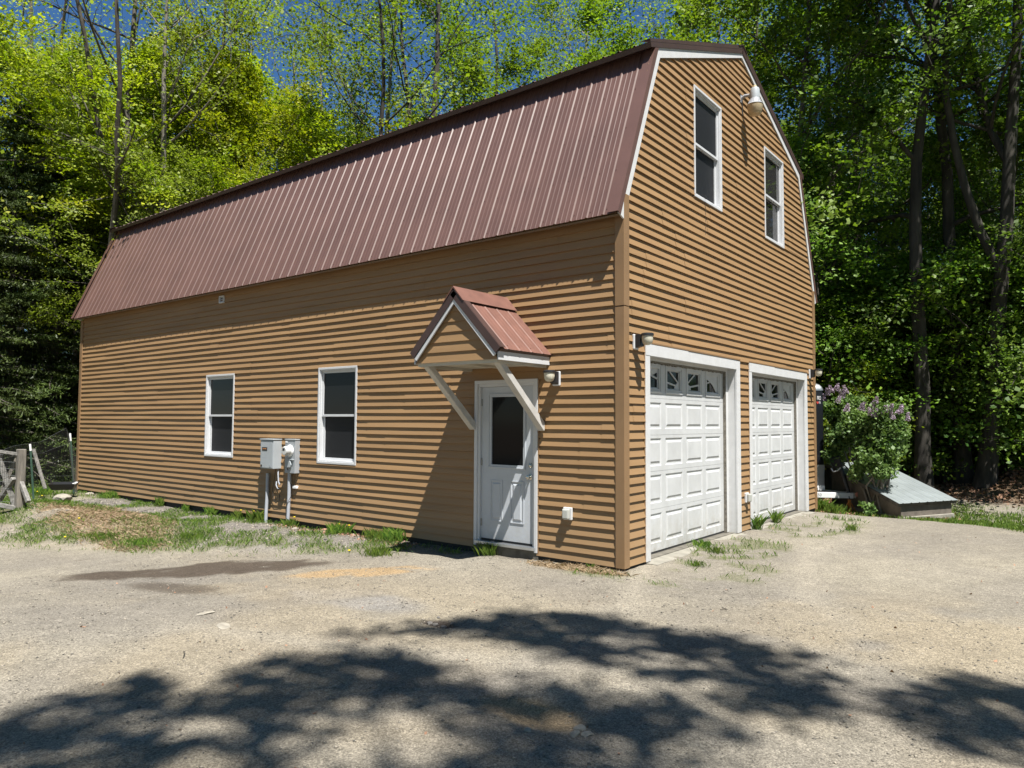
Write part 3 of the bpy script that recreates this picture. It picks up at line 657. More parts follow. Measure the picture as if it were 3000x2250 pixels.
# --- overhead doors
def overhead(off, lab):
    y0, y1 = .505+off, 3.623+off
    m1 = MB()
    m1.prism([(-.003, a_, b_) for a_, b_ in ((y0, -.01), (y0+.118, -.01), (y0+.118, 2.484), (y1-.148, 2.484), (y1-.148, -.01), (y1, -.01), (y1, 2.63), (y0, 2.63))], (.031, 0, 0))
    fr = m1.build('overhead_door', M['whitetrim'], B, bevel=.003); fr['label'] = lab
    m1 = MB(); m1.box(.0285, .0315, y0+.001, y0+1.22, 2.487, 2.629); m1.build('head_trim', M['whitetrim'], fr)
    j0, j1 = y0+.112, y1-.142
    m1 = MB(); m1.box(-.29, -.004, j0-.02, j0, -.01, 2.49); m1.box(-.29, -.004, j1, j1+.02, -.01, 2.49); m1.box(-.29, -.004, j0-.02, j1+.02, 2.491, 2.51)
    m1.box(-.155, -.115, j0+.001, j0+.05, 0, 2.49); m1.box(-.155, -.115, j1-.09, j1-.001, 0, 2.49); m1.box(-.155, -.118, j0+.05, j1-.09, 2.455, 2.49)
    m1.build('jamb', M['whitetrim'], fr)
    m1 = MB(); m1.box(-.158, -.112, j0+.05, j0+.056, 0, 2.45); m1.box(-.158, -.112, j1-.096, j1-.09, 0, 2.45)
    nb = 60
    for i in range(nb):
        yy = j0+.05+(j1-j0-.14)*i/nb; dz = random.random()*.02
        m1.box(-.157, -.128, yy, yy+(j1-j0-.14)/nb, 2.435-dz, 2.4545)
    m1.build('weather_seal', M['rust'] if False else mat('grimy_seal', (.16, .145, .12), .8, var=.4, vscale=30), fr)
    xs = -.16; cols = [(.767+off, 1.293+off), (1.413+off, 1.932+off), (2.063+off, 2.597+off), (2.720+off, 3.267+off)]
    bz = [.02, .555, 1.039, 1.504, 1.978, 2.47]; pz = [(.125, .499), (.634, .991), (1.107, 1.462), (1.583, 1.925)]
    for r in range(5):
        m1 = MB(); za, zb = bz[r]+.0015, bz[r+1]-.0015
        ya, yb = j0+.002, j1-.002
        # face with holes for the raised panels
        if r < 4: p0, p1 = pz[r]
        else: p0, p1 = 2.047, 2.427
        ys = [ya]+[v for c in cols for v in c]+[yb]
        m1.quad((xs, ya, za), (xs, yb, za), (xs, yb, p0), (xs, ya, p0)); m1.quad((xs, ya, p1), (xs, yb, p1), (xs, yb, zb), (xs, ya, zb))
        for k in range(0, len(ys), 2): m1.quad((xs, ys[k], p0), (xs, ys[k+1], p0), (xs, ys[k+1], p1), (xs, ys[k], p1))
        m1.quad((xs, ya, zb), (xs, yb, zb), (xs-.04, yb, zb), (xs-.04, ya, zb)); m1.quad((xs, ya, za), (xs, yb, za), (xs-.04, yb, za), (xs-.04, ya, za))
        m1.quad((xs, yb, za), (xs, yb, zb), (xs-.04, yb, zb), (xs-.04, yb, za))
        for (c0, c1) in cols:
            if r < 4:
                lv = [(0, 0), (.012, -.010), (.034, -.010), (.060, .001)]
                for i in range(3):
                    (u0, h0), (u1, h1) = lv[i], lv[i+1]
                    A = [(xs+h0, c0+u0, p0+u0), (xs+h0, c1-u0, p0+u0), (xs+h0, c1-u0, p1-u0), (xs+h0, c0+u0, p1-u0)]
                    Bq = [(xs+h1, c0+u1, p0+u1), (xs+h1, c1-u1, p0+u1), (xs+h1, c1-u1, p1-u1), (xs+h1, c0+u1, p1-u1)]
                    for k in range(4): m1.quad(A[k], A[(k+1) % 4], Bq[(k+1) % 4], Bq[k])
                m1.poly(Bq)
        sec = m1.build('door_section', M['gdoor'], fr)
        if r == 4:
            cy, cz0 = 1.995+off, 2.128
            for ci, (c0, c1) in enumerate(cols):
                f = MB(); f.ring('x', c0, c1, p0, p1, .030, xs-.006, xs+.012); f.ring('x', c0+.030, c1-.030, p0+.030, p1-.030, .028, xs-.03, xs+.004)
                fo = f.build('window_frame', M['gdoor'], fr, bevel=.003)
                g0, g1, h0, h1 = c0+.058, c1-.058, p0+.058, p1-.058
                gl = MB(); gl.box(xs-.034, xs-.031, g0-.01, g1+.01, h0-.01, h1+.01); gl.build('window_pane', M['glass'], fr)
                # sunburst insert: rim, hub, rays and arc
                s_ = MB(); X0, X1 = xs-.027, xs-.017
                s_.ring('x', g0, g1, h0, h1, .016, X0, X1)
                gw0, gw1, gh0, gh1 = g0+.016, g1-.016, h0+.016, h1-.016
                def clipbar(b0, b1, wd):
                    # bar from b0 to b1, (y,z), clipped to inner rectangle
                    d = Vector((b1[0]-b0[0], b1[1]-b0[1])); Ln = d.length; d /= Ln; pts = [b0[0], b0[1]]
                    ts = [t/60*Ln for t in range(61)]; ins = [t for t in ts if gw0-.004 <= b0[0]+d.x*t <= gw1+.004 and gh0-.004 <= b0[1]+d.y*t <= gh1+.004]
                    if len(ins) < 2: return
                    a_ = (b0[0]+d.x*ins[0], b0[1]+d.y*ins[0]); b_ = (b0[0]+d.x*ins[-1], b0[1]+d.y*ins[-1]); nrm = Vector((-d.y, d.x))*wd/2
                    s_.prism([(X0, a_[0]+nrm.x, a_[1]+nrm.y), (X0, b_[0]+nrm.x, b_[1]+nrm.y), (X0, b_[0]-nrm.x, b_[1]-nrm.y), (X0, a_[0]-nrm.x, a_[1]-nrm.y)], (X1-X0-.001, 0, 0))
                sd = -1 if ci < 2 else 1
                if ci in (1, 2):
                    hub = [(cy+sd*.265*math.cos(a), cz0+.105*math.sin(a)) for a in [math.pi/2*k/8 for k in range(9)]]
                    hub = [(min(max(p[0], gw0), gw1), min(max(p[1], gh0-.004), gh1)) for p in hub]
                    edge = gw1 if ci == 1 else gw0
                    s_.prism([(X0, edge, gh0-.004)]+[(X0, p[0], p[1]) for p in hub], (X1-X0-.0015, 0, 0))
                    clipbar((cy, cz0), (cy+sd*.62, cz0+.345), .022); clipbar((cy, cz0+.01), (cy+sd*.9, cz0+.125), .024)
                else:
                    # plate outside the arc
                    a_, b_ = 1.13, .262; pts = []
                    N = 10
                    inn = gw1 if ci == 0 else gw0; outn = gw0 if ci == 0 else gw1
                    for k in range(N+1):
                        yy = inn+(outn-inn)*k/N; q = max(0, 1-((yy-cy)/a_)**2); pts.append((yy, min(gh1, cz0+b_*math.sqrt(q))))
                    s_.prism([(X0, p[0], max(gh0, p[1])) for p in pts]+[(X0, outn, gh1), (X0, inn, gh1)], (X1-X0-.0015, 0, 0))
                    clipbar((cy+sd*.5, cz0+.055), (cy+sd*1.15, cz0+.185), .022)
                s_.build('window_insert', M['gdoor'], fr)
    m1 = MB(); m1.box(xs-.035, xs-.005, j0+.003, j1-.003, -.005, .021); m1.build('bottom_seal', M['rubber'], fr)
    m1 = MB(); m1.box(-.3, -.296, j0-.02, j1+.02, -.01, 2.5); m1.build('backing', M['interior'], fr)
    jc = MB(); jc.box(-.001, .02, y0-.016, y0-.001, -.01, 2.65); jc.box(-.001, .02, y1+.001, y1+.016, -.01, 2.65); jc.box(-.001, .035, y0, y1, 2.633, 2.652); jc.build('trim_channel', M['post'], fr)
overhead(0, 'near white overhead door with sunburst windows'); overhead(3.516, 'far white overhead door with sunburst windows')

# --- entry canopy
cx0, cx1, cpk, cD = -2.42, -1.00, -1.71, 1.05; ez, pz_ = 2.50, 3.235
CZ = MB()
can = bpy.data.objects.new('entry_canopy', None); col.objects.link(can); can.parent = B; ORG[can] = ORG[B]; can['label'] = 'small gabled canopy over the entry door'
for sd in (-1, 1):
    xe = cx0 if sd < 0 else cx1; v = Vector((cpk-xe, 0, pz_-ez)); n_ = Vector((sd*(pz_-ez), 0, abs(cpk-xe))).normalized()
    m1 = MB(); sheet(m1, (xe, -cD, ez), (0, 1, 0), cD-.015, v, n_, start=.17, pitch=.2286, rib=.006, minor=.0015); screws(m1, (xe, -cD, ez), (0, 1, 0), cD, v, n_, (.07, .85), start=.16); m1.build('canopy_roof', M['canopy_metal'], can)
    m1 = MB(); a = Vector((xe, -cD+.02, ez))-n_*.004; m1.prism([a, a+Vector((0, cD-.025, 0)), a+Vector((0, cD-.025, 0))+v, a+v], -n_*.05); m1.build('canopy_deck', M['metal_dk'], can)
    m1 = MB(); p = Vector((xe, -cD, ez)); q = p+v
    m1.prism([p+n_*.024, q+n_*.024, q-n_*.07, p-n_*.07], (0, -.012, 0)); m1.prism([p+n_*.024, q+n_*.024, q+n_*.024+Vector((0, .09, 0)), p+n_*.024+Vector((0, .09, 0))], n_*.003)
    m1.build('canopy_flashing', M['metal_dk'], can)
    m1 = MB(); p = Vector((xe+sd*(-.012), -cD-.004, ez-.01))-n_*.062; q = Vector((cpk, -cD-.004, pz_))-Vector((0, 0, .10))
    m1.prism([p, q, q-Vector((0, 0, .055)), p-n_*.045], (0, .02, 0)); m1.build('canopy_trim', M['white'], can)
    # fascia along the eave
    m1 = MB(); xf = xe-sd*.03; m1.box(min(xf, xf-sd*.018), max(xf, xf-sd*.018), -cD+.02, -.02, ez-.125, ez-.022); m1.build('canopy_fascia', M['white'], can)
    # brace
    xb = -2.275 if sd < 0 else -1.135
    m1 = MB(); m1.prism([(xb-.045, -cD+.05, ez-.10), (xb-.045, -cD+.16, ez-.10), (xb-.045, -.035, 1.66), (xb-.045, -.035, 1.56), (xb-.045, -.05, 1.555)], (.09, 0, 0)); m1.build('canopy_brace', M['whitepaint'], can, bevel=.003)
m1 = MB(); m1.prism([(cpk-.17, -cD-.02, pz_-.135), (cpk, -cD-.02, pz_+.055), (cpk+.17, -cD-.02, pz_-.135), (cpk+.15, -cD-.02, pz_-.13), (cpk, -cD-.02, pz_+.035), (cpk-.15, -cD-.02, pz_-.13)], (0, cD+.0, 0)); m1.build('canopy_ridge_cap', M['canopy_metal'], can)
m1 = MB()  # lap siding on the canopy gable
zz = ez-.115; k = 0
while zz < pz_-.14:
    z1 = min(zz+EXPO*1.15, pz_-.14); hw = lambda z: max(0.0, (pz_-.13-z)/(pz_-ez)*.71)
    a, b = hw(zz), hw(z1); a = min(a, .66); b = min(b, .66)
    m1.quad((cpk-a, -cD+.028, zz), (cpk+a, -cD+.028, zz), (cpk+b, -cD+.042, z1), (cpk-b, -cD+.042, z1)); m1.quad((cpk-a, -cD+.045, zz), (cpk+a, -cD+.045, zz), (cpk+a, -cD+.028, zz), (cpk-a, -cD+.028, zz)); zz = z1
m1.build('canopy_gable', M['siding'], can)
m1 = MB(); m1.prism([(cx0+.09, -cD+.045, ez-.12), (cx1-.09, -cD+.045, ez-.12), (cpk+.01, -cD+.045, pz_-.13), (cpk-.01, -cD+.045, pz_-.13)], (0, .03, 0)); m1.build('canopy_core', M['interior'], can)
m1 = MB(); m1.box(cx0+.07, cx1-.07, -cD+.05, -cD+.09, ez-.155, ez-.118); m1.box(cpk-.03, cpk+.03, -cD+.09, -.01, ez-.15, ez-.125); m1.box(cx0+.07, cx0+.11, -cD+.09, -.01, ez-.16, ez-.125); m1.box(cx1-.11, cx1-.07, -cD+.09, -.01, ez-.16, ez-.125); m1.box(cx0+.05, cx1-.05, -cD+.04, -.01, ez-.124, ez-.112)
m1.build('canopy_soffit', M['soffit'], can)

# ------------------------------------------------------------------ things on the walls
def wall_lamp(loc, rz, label):
    r = empty('wall_lamp', (0, 0, 0), label, 'wall lamp', 'black and white wall lamps'); ORG[r] = Vector((0, 0, 0))
    # built facing -y, mounted at origin
    p = MB(); p.box(-.055, .055, -.035, 0, -.09, .09); p.build('mounting_block', M['white'], r, bevel=.012)
    p = MB(); p.prism([(-.045, -.036, -.07), (-.045, -.10, -.055), (-.045, -.10, .04), (-.045, -.16, .055), (-.045, -.16, .085), (-.045, -.036, .085)], (.09, 0, 0)); p.build('lamp_body', M['black'], r, bevel=.004)
    p = MB(); p.lathe([(.062, .022), (.074, .016), (.076, -.006), (.07, -.012)], (0, -.175, .075)); p.build('lamp_cap', M['black'], r, smooth=True)
    p = MB(); p.lathe([(.066, -.012), (.066, -.05), (.060, -.085), (.045, -.11), (.02, -.12)], (0, -.175, .075)); p.build('lamp_shade', M['frost'], r, smooth=True)
    r.location = loc; r.rotation_euler.z = rz
    return r
wall_lamp((-.915, -.012, 2.20), 0, 'black wall lamp beside the entry door and canopy')
wall_lamp((.012, .245, 2.62), math.radians(90), 'black wall lamp at the corner left of the near overhead door')
wall_lamp((.012, 7.33, 2.62), math.radians(90), 'black wall lamp right of the far overhead door')
# yard light high on the gable
yl = empty('yard_light', (0.01, 3.87, 6.9), 'grey barn light with yellowed lens high on the gable', 'barn light')
YS = Matrix.Translation((.235, 3.835, 6.80)) @ Matrix.Scale(.76, 4)
class MS(MB):
    def build(s, *k, **kw):
        s.v = [tuple(YS @ Vector(q)) for q in s.v]; return MB.build(s, *k, **kw)
p = MB(); p.box(.008, .022, 3.79, 3.88, 6.80, 6.93); p.tube([(.015, 3.835, 6.87), (.07, 3.835, 6.90), (.17, 3.835, 6.885)], [.028, .026, .03], 10); p.build('arm', M['alu2'], yl, smooth=True)
cxl, cyl_, czl = 0, 0, 0
p = MS(); p.lathe([(.075, .0), (.095, .01), (.095, .20), (.082, .235), (.05, .245)], (cxl, cyl_, czl)); p.build('housing', M['grey'], yl, smooth=True)
p = MS(); p.lathe([(.035, .245), (.04, .25), (.04, .285), (.03, .295)], (cxl, cyl_, czl)); p.build('photocell', mat('photocell', (.6, .5, .3), .5), yl, smooth=True)
p = MS(); p.lathe([(.098, .012), (.112, -.03), (.135, -.085), (.160, -.11), (.165, -.118)], (cxl, cyl_, czl), n=36)
for k in range(18):
    a = 2*math.pi*k/18; p.beam((cxl+math.cos(a)*.108, cyl_+math.sin(a)*.108, czl-.02), (cxl+math.cos(a)*.142, cyl_+math.sin(a)*.142, czl-.092), .006, .01)
p.build('reflector_collar', M['alu2'], yl)
p = MS(); p.lathe([(.158, -.119), (.155, -.16), (.147, -.215), (.145, -.22), (.135, -.28), (.132, -.285), (.118, -.32), (.08, -.338), (.02, -.342)], (cxl, cyl_, czl), n=32); p.build('lens', M['lens'], yl, smooth=True)
p = MB(); p.tube([(.03, 3.83, 6.83), (.026, 3.845, 6.72), (.024, 3.855, 6.60)], .008, 6); p.build('cable', M['rubber'], yl)
# wires below the near upstairs window
def thin(name, pts, r, m, label, cat, group=None):
    p = MB(); p.tube(pts, r, 5); o = p.build(name, m); return tag(o, label, cat, group)
thin('loose_wire', [(.035, 2.30, 4.93), (.022, 2.36, 4.72), (.02, 2.37, 4.52), (.02, 2.36, 4.36)], .0028, M['rubber'], 'thin dark wire hanging below the near upstairs window', 'wire')
# transfer switch cabinet
tb = empty('switch_cabinet', (-6.81, -.01, .84), 'light grey electrical cabinet with black label left of the meter', 'electrical box')
p = MB(); p.box(-7.0, -6.62, -.18, -.013, .84, 1.325); p.build('cabinet_body', M['grey'], tb, bevel=.006)
p = MB(); p.box(-6.985, -6.635, -.186, -.1805, .855, 1.32); p.build('cabinet_door', M['grey'], tb, bevel=.003)
p = MB(); p.box(-7.008, -6.612, -.195, -.005, 1.33, 1.347); p.build('cabinet_lid', M['grey'], tb, bevel=.003)
p = MB(); p.box(-6.94, -6.79, -.189, -.1865, 1.145, 1.205); p.build('name_plate', M['black'], tb)
text_mesh('GENERAC', .026, .0006, M['orangetext'], 'name_plate_text', tb, Matrix.Translation((-6.865, -.1903, 1.178)) @ Matrix.Rotation(math.radians(90), 4, 'X'), 1.0)
p = MB(); p.box(-6.975, -6.935, -.189, -.1865, .868, .905); p.build('sticker', M['black'], tb)
p = MB(); p.box(-6.72, -6.675, -.189, -.1865, .868, .905); p.build('sticker', M['grey2'], tb)
# electric meter
em = empty('electric_meter', (-6.25, -.01, .785), 'grey meter box with round glass electric meter right of the cabinet', 'electric meter')
p = MB(); p.box(-6.39, -6.11, -.11, -.013, .785, 1.335); p.build('meter_box', M['grey2'], em, bevel=.005)
p = MB(); p.box(-6.396, -6.104, -.118, -.006, 1.338, 1.354); p.build('lid', M['grey'], em, bevel=.003)
p = MB(); p.lathe([(.098, 0), (.098, .012), (.088, .02), (.085, .028)], (-6.25, -.11, 1.16), (0, -1, 0), 32); p.build('meter_ring', M['letter'], em, smooth=True)
p = MB(); p.lathe([(.080, .028), (.078, .09), (.070, .115), (.066, .12), (.05, .122)], (-6.25, -.11, 1.16), (0, -1, 0), 32); p.build('meter_body', mat('meter_plastic', (.55, .56, .55), .25), em, smooth=True)
p = MB(); p.box(-6.285, -6.225, -.2345, -.2325, 1.165, 1.205); p.build('meter_display', M['black'], em)
p = MB(); p.box(-6.378, -6.318, -.113, -.1105, 1.292, 1.318); p.build('sticker', M['letter'], em)
p = MB(); p.box(-6.295, -6.135, -.135, -.11, 1.005, 1.02); p.prism([(-6.29, -.1105, .885), (-6.20, -.1105, .885), (-6.185, -.1105, .93), (-6.205, -.1105, .985), (-6.245, -.1105, 1.0), (-6.28, -.1105, .985), (-6.295, -.1105, .93)], (0, -.03, 0)); p.build('breaker_cover', M['grey'], em, bevel=.003)
p = MB(); p.lathe([(.012, 0), (.012, .025)], (-6.25, -.135, .875), (0, -1, 0), 10); p.box(-6.262, -6.238, -.155, -.14, .835, .868); p.build('lock', M['rubber'], em)
cg = 'grey conduits running from the electrical boxes into the ground'
p = MB(); p.tube([(-6.945, -.065, .75), (-6.945, -.065, .4), (-6.94, -.08, .1), (-6.935, -.09, -.25)], .029, 14); tag(p.build('conduit', M['pvc'], smooth=True), 'grey plastic conduit standing below the switch cabinet', 'conduit', cg)
p = MB(); p.tube([(-6.32, -.062, .783), (-6.32, -.062, .4), (-6.32, -.07, .1), (-6.33, -.085, -.25)], .029, 14); tag(p.build('conduit', M['pvc'], smooth=True), 'grey plastic conduit below the electric meter', 'conduit', cg)
thin('cable_loop', [(-6.72, -.06, .84), (-6.74, -.07, .65), (-6.80, -.06, .45), (-6.76, -.05, .28), (-6.62, -.05, .3), (-6.60, -.05, .42), (-6.66, -.05, .52)], .005, M['rubber'], 'thin black cable looping below the switch cabinet', 'cable')
thin('cable_whip', [(-6.66, -.05, .83), (-6.63, -.07, .74), (-6.60, -.08, .62), (-6.57, -.07, .57)], .011, M['pvc'], 'short pale flexible cable between the two conduits', 'cable')
thin('cable_whip', [(-6.70, -.05, .62), (-6.68, -.07, .56), (-6.64, -.07, .51), (-6.61, -.05, .50)], .010, M['pvc'], 'lower short pale cable stub between the conduits', 'cable')
thin('ground_wire', [(-6.18, -.05, .78), (-6.20, -.045, .5), (-6.30, -.10, .3), (-6.345, -.11, .15), (-6.34, -.1, .0), (-6.31, -.1, -.08)], .0035, M['rubber'], 'thin dark wire curling round the meter conduit', 'wire')
p = MB(); p.box(-6.235, -6.13, -.06, -.012, .53, .575); tag(p.build('junction_clamp', M['letter'], bevel=.006), 'small white block on the siding right of the meter conduit', 'wall fitting')
def outlet(loc, rz, label, cm):
    r = empty('outlet_box', (0, 0, 0), label, 'outdoor outlet', 'covered outdoor outlets'); ORG[r] = Vector((0, 0, 0))
    p = MB(); p.box(-.062, .062, -.035, 0, -.075, .075); p.build('mounting_block', M['white'], r, bevel=.008)
    p = MB(); p.box(-.045, .045, -.085, -.036, -.062, .06); p.build('cover', cm, r, bevel=.012)
    p = MB(); p.box(-.034, .034, -.091, -.0855, -.048, .046); p.build('cover_lid', cm, r, bevel=.004)
    r.location = loc; r.rotation_euler.z = rz; return r
cc = mat('outlet_cover', (.42, .43, .40), .4)
outlet((-.745, -.012, .56), 0, 'grey covered outlet low on the long wall near the corner', cc)
outlet((.012, 3.84, .50), math.radians(90), 'covered outlet between the two overhead doors', cc)
vt = empty('wall_vent', (-8.62, -.012, 3.95), 'small white louvred vent under the eave', 'vent')
p = MB(); p.ring('y', -8.70, -8.54, 3.88, 4.02, .018, -.045, -.008); p.build('vent_frame', M['white'], vt, bevel=.003)
p = MB()
for z in (3.90, 3.94, 3.98): p.prism([(-8.682, -.012, z+.022), (-8.682, -.04, z), (-8.682, -.042, z+.004), (-8.682, -.012, z+.028)], (.124, 0, 0))
p.build('louvre', M['white'], vt)
p = MB(); p.box(-8.682, -8.558, -.0115, -.009, 3.898, 4.002); p.build('vent_backing', M['black'], vt)

# ------------------------------------------------------------------ trailer behind the building
tr = empty('enclosed_trailer', (-2, 8.9, -.2), 'black enclosed trailer with silver nose behind the garage corner', 'trailer')
TC = 8.9; nose = [(-4.8, 8.02), (-1.05, 8.02), (-.19, 8.86), (-.165, 8.885), (-.158, 8.905), (-.165, 8.925), (-.19, 8.95), (-1.05, 9.78), (-4.8, 9.78)]
p = MB(); p.prism([(x, y, .25) for x, y in nose], (0, 0, 2.11)); body = p.build('trailer_body', M['trblack'], tr)
def grow(d): return [(x+(d if x > -1 else 0), y+(0 if abs(y-TC) < .1 else (-d if y < TC else d))) for x, y in nose]
p = MB(); p.prism([(x, y, .34) for x, y in grow(.008)], (0, 0, .44)); p.build('stone_guard', M['alu'], body)
p = MB(); 
for a, b in (((-1.05, 8.02), (-.19, 8.86)),):
    A = Vector((a[0]+.008, a[1]-.008, 0)); Bv = Vector((b[0]+.008, b[1], 0)); t = (Bv-A).normalized(); n_ = Vector((t.y, -t.x, 0))
    for i in range(25):
        for j in range(10):
            c = A+t*(i+.5+(j % 2)*.5)*.045; c.z = .37+j*.042; up = Vector((0, 0, 1)); sgn_ = 1 if (i+j) % 2 else -1
            d1 = (t*.6+up*sgn_*.8).normalized()*.014; d2 = (up*.6-t*sgn_*.8).normalized()*.005
            p.prism([c+d1, c+d2, c-d1, c-d2], n_*.004)
p.build('tread_pattern', mat('polished_aluminium', (.8, .82, .84), .25, metal=.8), body)
p = MB(); p.prism([(x, y, .24) for x, y in grow(.014)], (0, 0, .10)); p.build('bottom_rail', M['letter'], body)
p = MB()
L0 = [(x, y, 2.36) for x, y in grow(.012)]; i0 = 0
lay = [(0, 0), (.0, .02), (.03, .08), (.08, .13), (.16, .16)]
for (sh, hz) in lay: p.v += [(x-(sh if x > -1.2 else 0), y+(sh if y < TC-.05 else (-sh if y > TC+.05 else 0)), 2.362+hz) for x, y, _ in L0]
nn_ = len(L0)
for k in range(len(lay)-1):
    for j in range(nn_): p.f.append((k*nn_+j, k*nn_+(j+1) % nn_, (k+1)*nn_+(j+1) % nn_, (k+1)*nn_+j))
p.f.append(tuple((len(lay)-1)*nn_+j for j in range(nn_))); p.build('nose_cap', M['alu'], body, smooth=True)
A = Vector((-1.05, 8.02, 0)); Bv = Vector((-.19, 8.86, 0)); t = (Bv-A).normalized(); n_ = Vector((t.y, -t.x, 0)).normalized()
def face_mx(dist, z, off=.004):
    c = A+t*dist+n_*off; c.z = z
    return Matrix.Translation(c) @ Matrix((t, Vector((0, 0, 1)), n_)).transposed().to_4x4()
Ln_ = (Bv-A).length
text_mesh('FRO', .125, .001, M['letter'], 'lettering', body, face_mx(Ln_-.040, 2.195), .36)
text_mesh('TR', .06, .001, M['letter'], 'lettering', body, face_mx(Ln_-.025, 2.10), .62)
p = MB()
for (u, z, a_, b_) in ((Ln_-.070, 2.105, .028, .035),):
    c = A+t*u+n_*.003; pts = [c+t*(-a_)+Vector((0, 0, z+b_*.6)), c+t*(a_)+Vector((0, 0, z+b_*.4)), c+t*(a_*.8)+Vector((0, 0, z-b_*.2)), c+Vector((0, 0, z-b_)), c+t*(-a_*.9)+Vector((0, 0, z-b_*.2))]
    p.prism(pts, n_*.002)
p.build('emblem', M['red'], body)
p = MB()
p.beam((-.95, 8.22, .17), (.42, 8.85, .17), .07, .11); p.beam((-.95, 9.58, .17), (.42, 8.95, .17), .07, .11); p.build('tongue', M['letter'], tr, bevel=.004)
p = MB(); p.box(.28, .62, 8.84, 8.96, .12, .225); p.box(.34, .50, 8.83, 8.97, .20, .23); p.build('coupler', mat('pale_steel', (.42, .41, .38), .5, var=.2, vscale=20), tr, bevel=.01)
p = MB(); p.lathe([(.05, 0), (.05, .03), (.03, .035), (.03, .03)], (.52, 8.83, .20), (0, -1, 0), 16); p.tube([(.60, 8.86, .22), (.66, 8.84, .20), (.72, 8.83, .23)], [.035, .045, .02], 8); p.tube([(.64, 8.84, .23), (.60, 8.83, .36)], .008, 6); p.build('coupler_latch', M['redfade'], tr, smooth=True)
p = MB(); p.tube([(.36, 8.88, .12), (.18, 8.88, .78)], .038, 12); p.build('jack_post', M['black'], tr, smooth=True)
p = MB(); mx_ = Matrix.Translation((.13, 8.88, .84)) @ Matrix.Rotation(math.radians(-15), 4, 'Y'); p.box(-.12, .09, -.08, .08, -.11, .13, mx_); p.build('jack_motor', M['black'], tr, bevel=.015)
p = MB(); p.tube([(.02, 8.78, .72), (.07, 8.76, .65), (.15, 8.78, .68), (.2, 8.8, .74)], .012, 8); p.build('jack_handle', M['letter'], tr, smooth=True)
p = MB(); p.tube([(.34, 8.8, .22), (.37, 8.78, .1), (.36, 8.8, -.05), (.38, 8.85, -.15)], .010, 6); p.build('safety_chain', M['rubber'], tr)
for yy in (7.98, 9.82):
    p = MB(); p.lathe([(.16, 0), (.31, .01), (.33, .04), (.33, .16), (.31, .19), (.16, .2)], (-3, yy-.1 if yy > 9 else yy-.02, .12), (0, 1, 0), 28); p.build('wheel', M['rubber'], tr, smooth=True)
dA = Vector((-.95, 8.22, .17)); dB = Vector((.42, 8.85, .17)); tt = (dB-dA).normalized(); tn = Vector((tt.y, -tt.x, 0)).normalized(); cc_ = dA+tt*.82+tn*.036; cc_.z = .17
text_mesh('7250', .085, .0008, M['graytext'], 'tongue_number', tr, Matrix.Translation(cc_) @ Matrix((tt, Vector((0, 0, 1)), tn)).transposed().to_4x4(), .9)
js = empty('jack_stand', (.42, 8.55, Hs(.42, 8.55)), 'small orange jack stand on the ground under the trailer tongue', 'jack stand')
zb = Hs(.42, 8.55)
p = MB()
for a in range(4):
    an = a*math.pi/2+.5; p.beam((.42+.14*math.cos(an), 8.55+.14*math.sin(an), zb), (.42+.03*math.cos(an), 8.55+.03*math.sin(an), zb+.22), .03, .012)
p.tube([(.42, 8.55, zb+.16), (.42, 8.55, zb+.28)], .03, 10); p.build('stand_frame', M['orange'], js)
p = MB(); p.box(.38, .46, 8.53, 8.57, zb+.28, zb+.30); p.build('saddle', M['rust'], js)

# ------------------------------------------------------------------ low metal-roofed bulkhead
sh = empty('root_cellar', (1.6, 9.6, -.2), 'low cellar shed with a sloping grey ribbed metal roof behind the lilac', 'shed')
A = Vector((1.50, 7.60, .19)); Bv = Vector((2.26, 9.10, .19)); u = (Bv-A); Lu = u.length; u.normalize(); back = Vector((-u.y, u.x, 0))
up_v = Vector((-1.75, 1.85, .60)); nrm = u.cross(up_v).normalized()
if nrm.z < 0: nrm = -nrm
p = MB(); sheet(p, A, u, Lu, up_v, nrm, start=.1, rib=.010, minor=0); p.build('shed_roof', M['shedroof'], sh)
p = MB(); a = A-nrm*.01+up_v*.01; p.prism([a, a+u*Lu, a+u*Lu+up_v*.98, a+up_v*.98], -nrm*.06); p.build('shed_rafters', M['barkd'], sh)
ins = .12
def shp(d, e, z): q = A+u*d+Vector((-1.75, 1.85, 0))*(e/3.0); return Vector((q.x, q.y, z))
c = [shp(ins, .1, -.35), shp(Lu-ins, .1, -.35), shp(Lu-ins, 2.95, -.35), shp(ins, 2.95, -.35)]; tp = [shp(ins, .1, .14), shp(Lu-ins, .1, .14), shp(Lu-ins, 2.95, .14+.55), shp(ins, 2.95, .14+.55)]
p = MB(); i = 0; p.v = [tuple(q) for q in c+tp]; p.f = [(0, 1, 5, 4), (1, 2, 6, 5), (2, 3, 7, 6), (3, 0, 4, 7), (4, 5, 6, 7)]; p.build('shed_wall', M['shedwall'], sh)
p = MB(); p.prism([shp(ins-.04, .04, -.4), shp(Lu-ins+.04, .04, -.4), shp(Lu-ins+.04, 3.0, -.4), shp(ins-.04, 3.0, -.4)], (0, 0, .33)); p.build('shed_footing', M['concrete'], sh, bevel=.01)

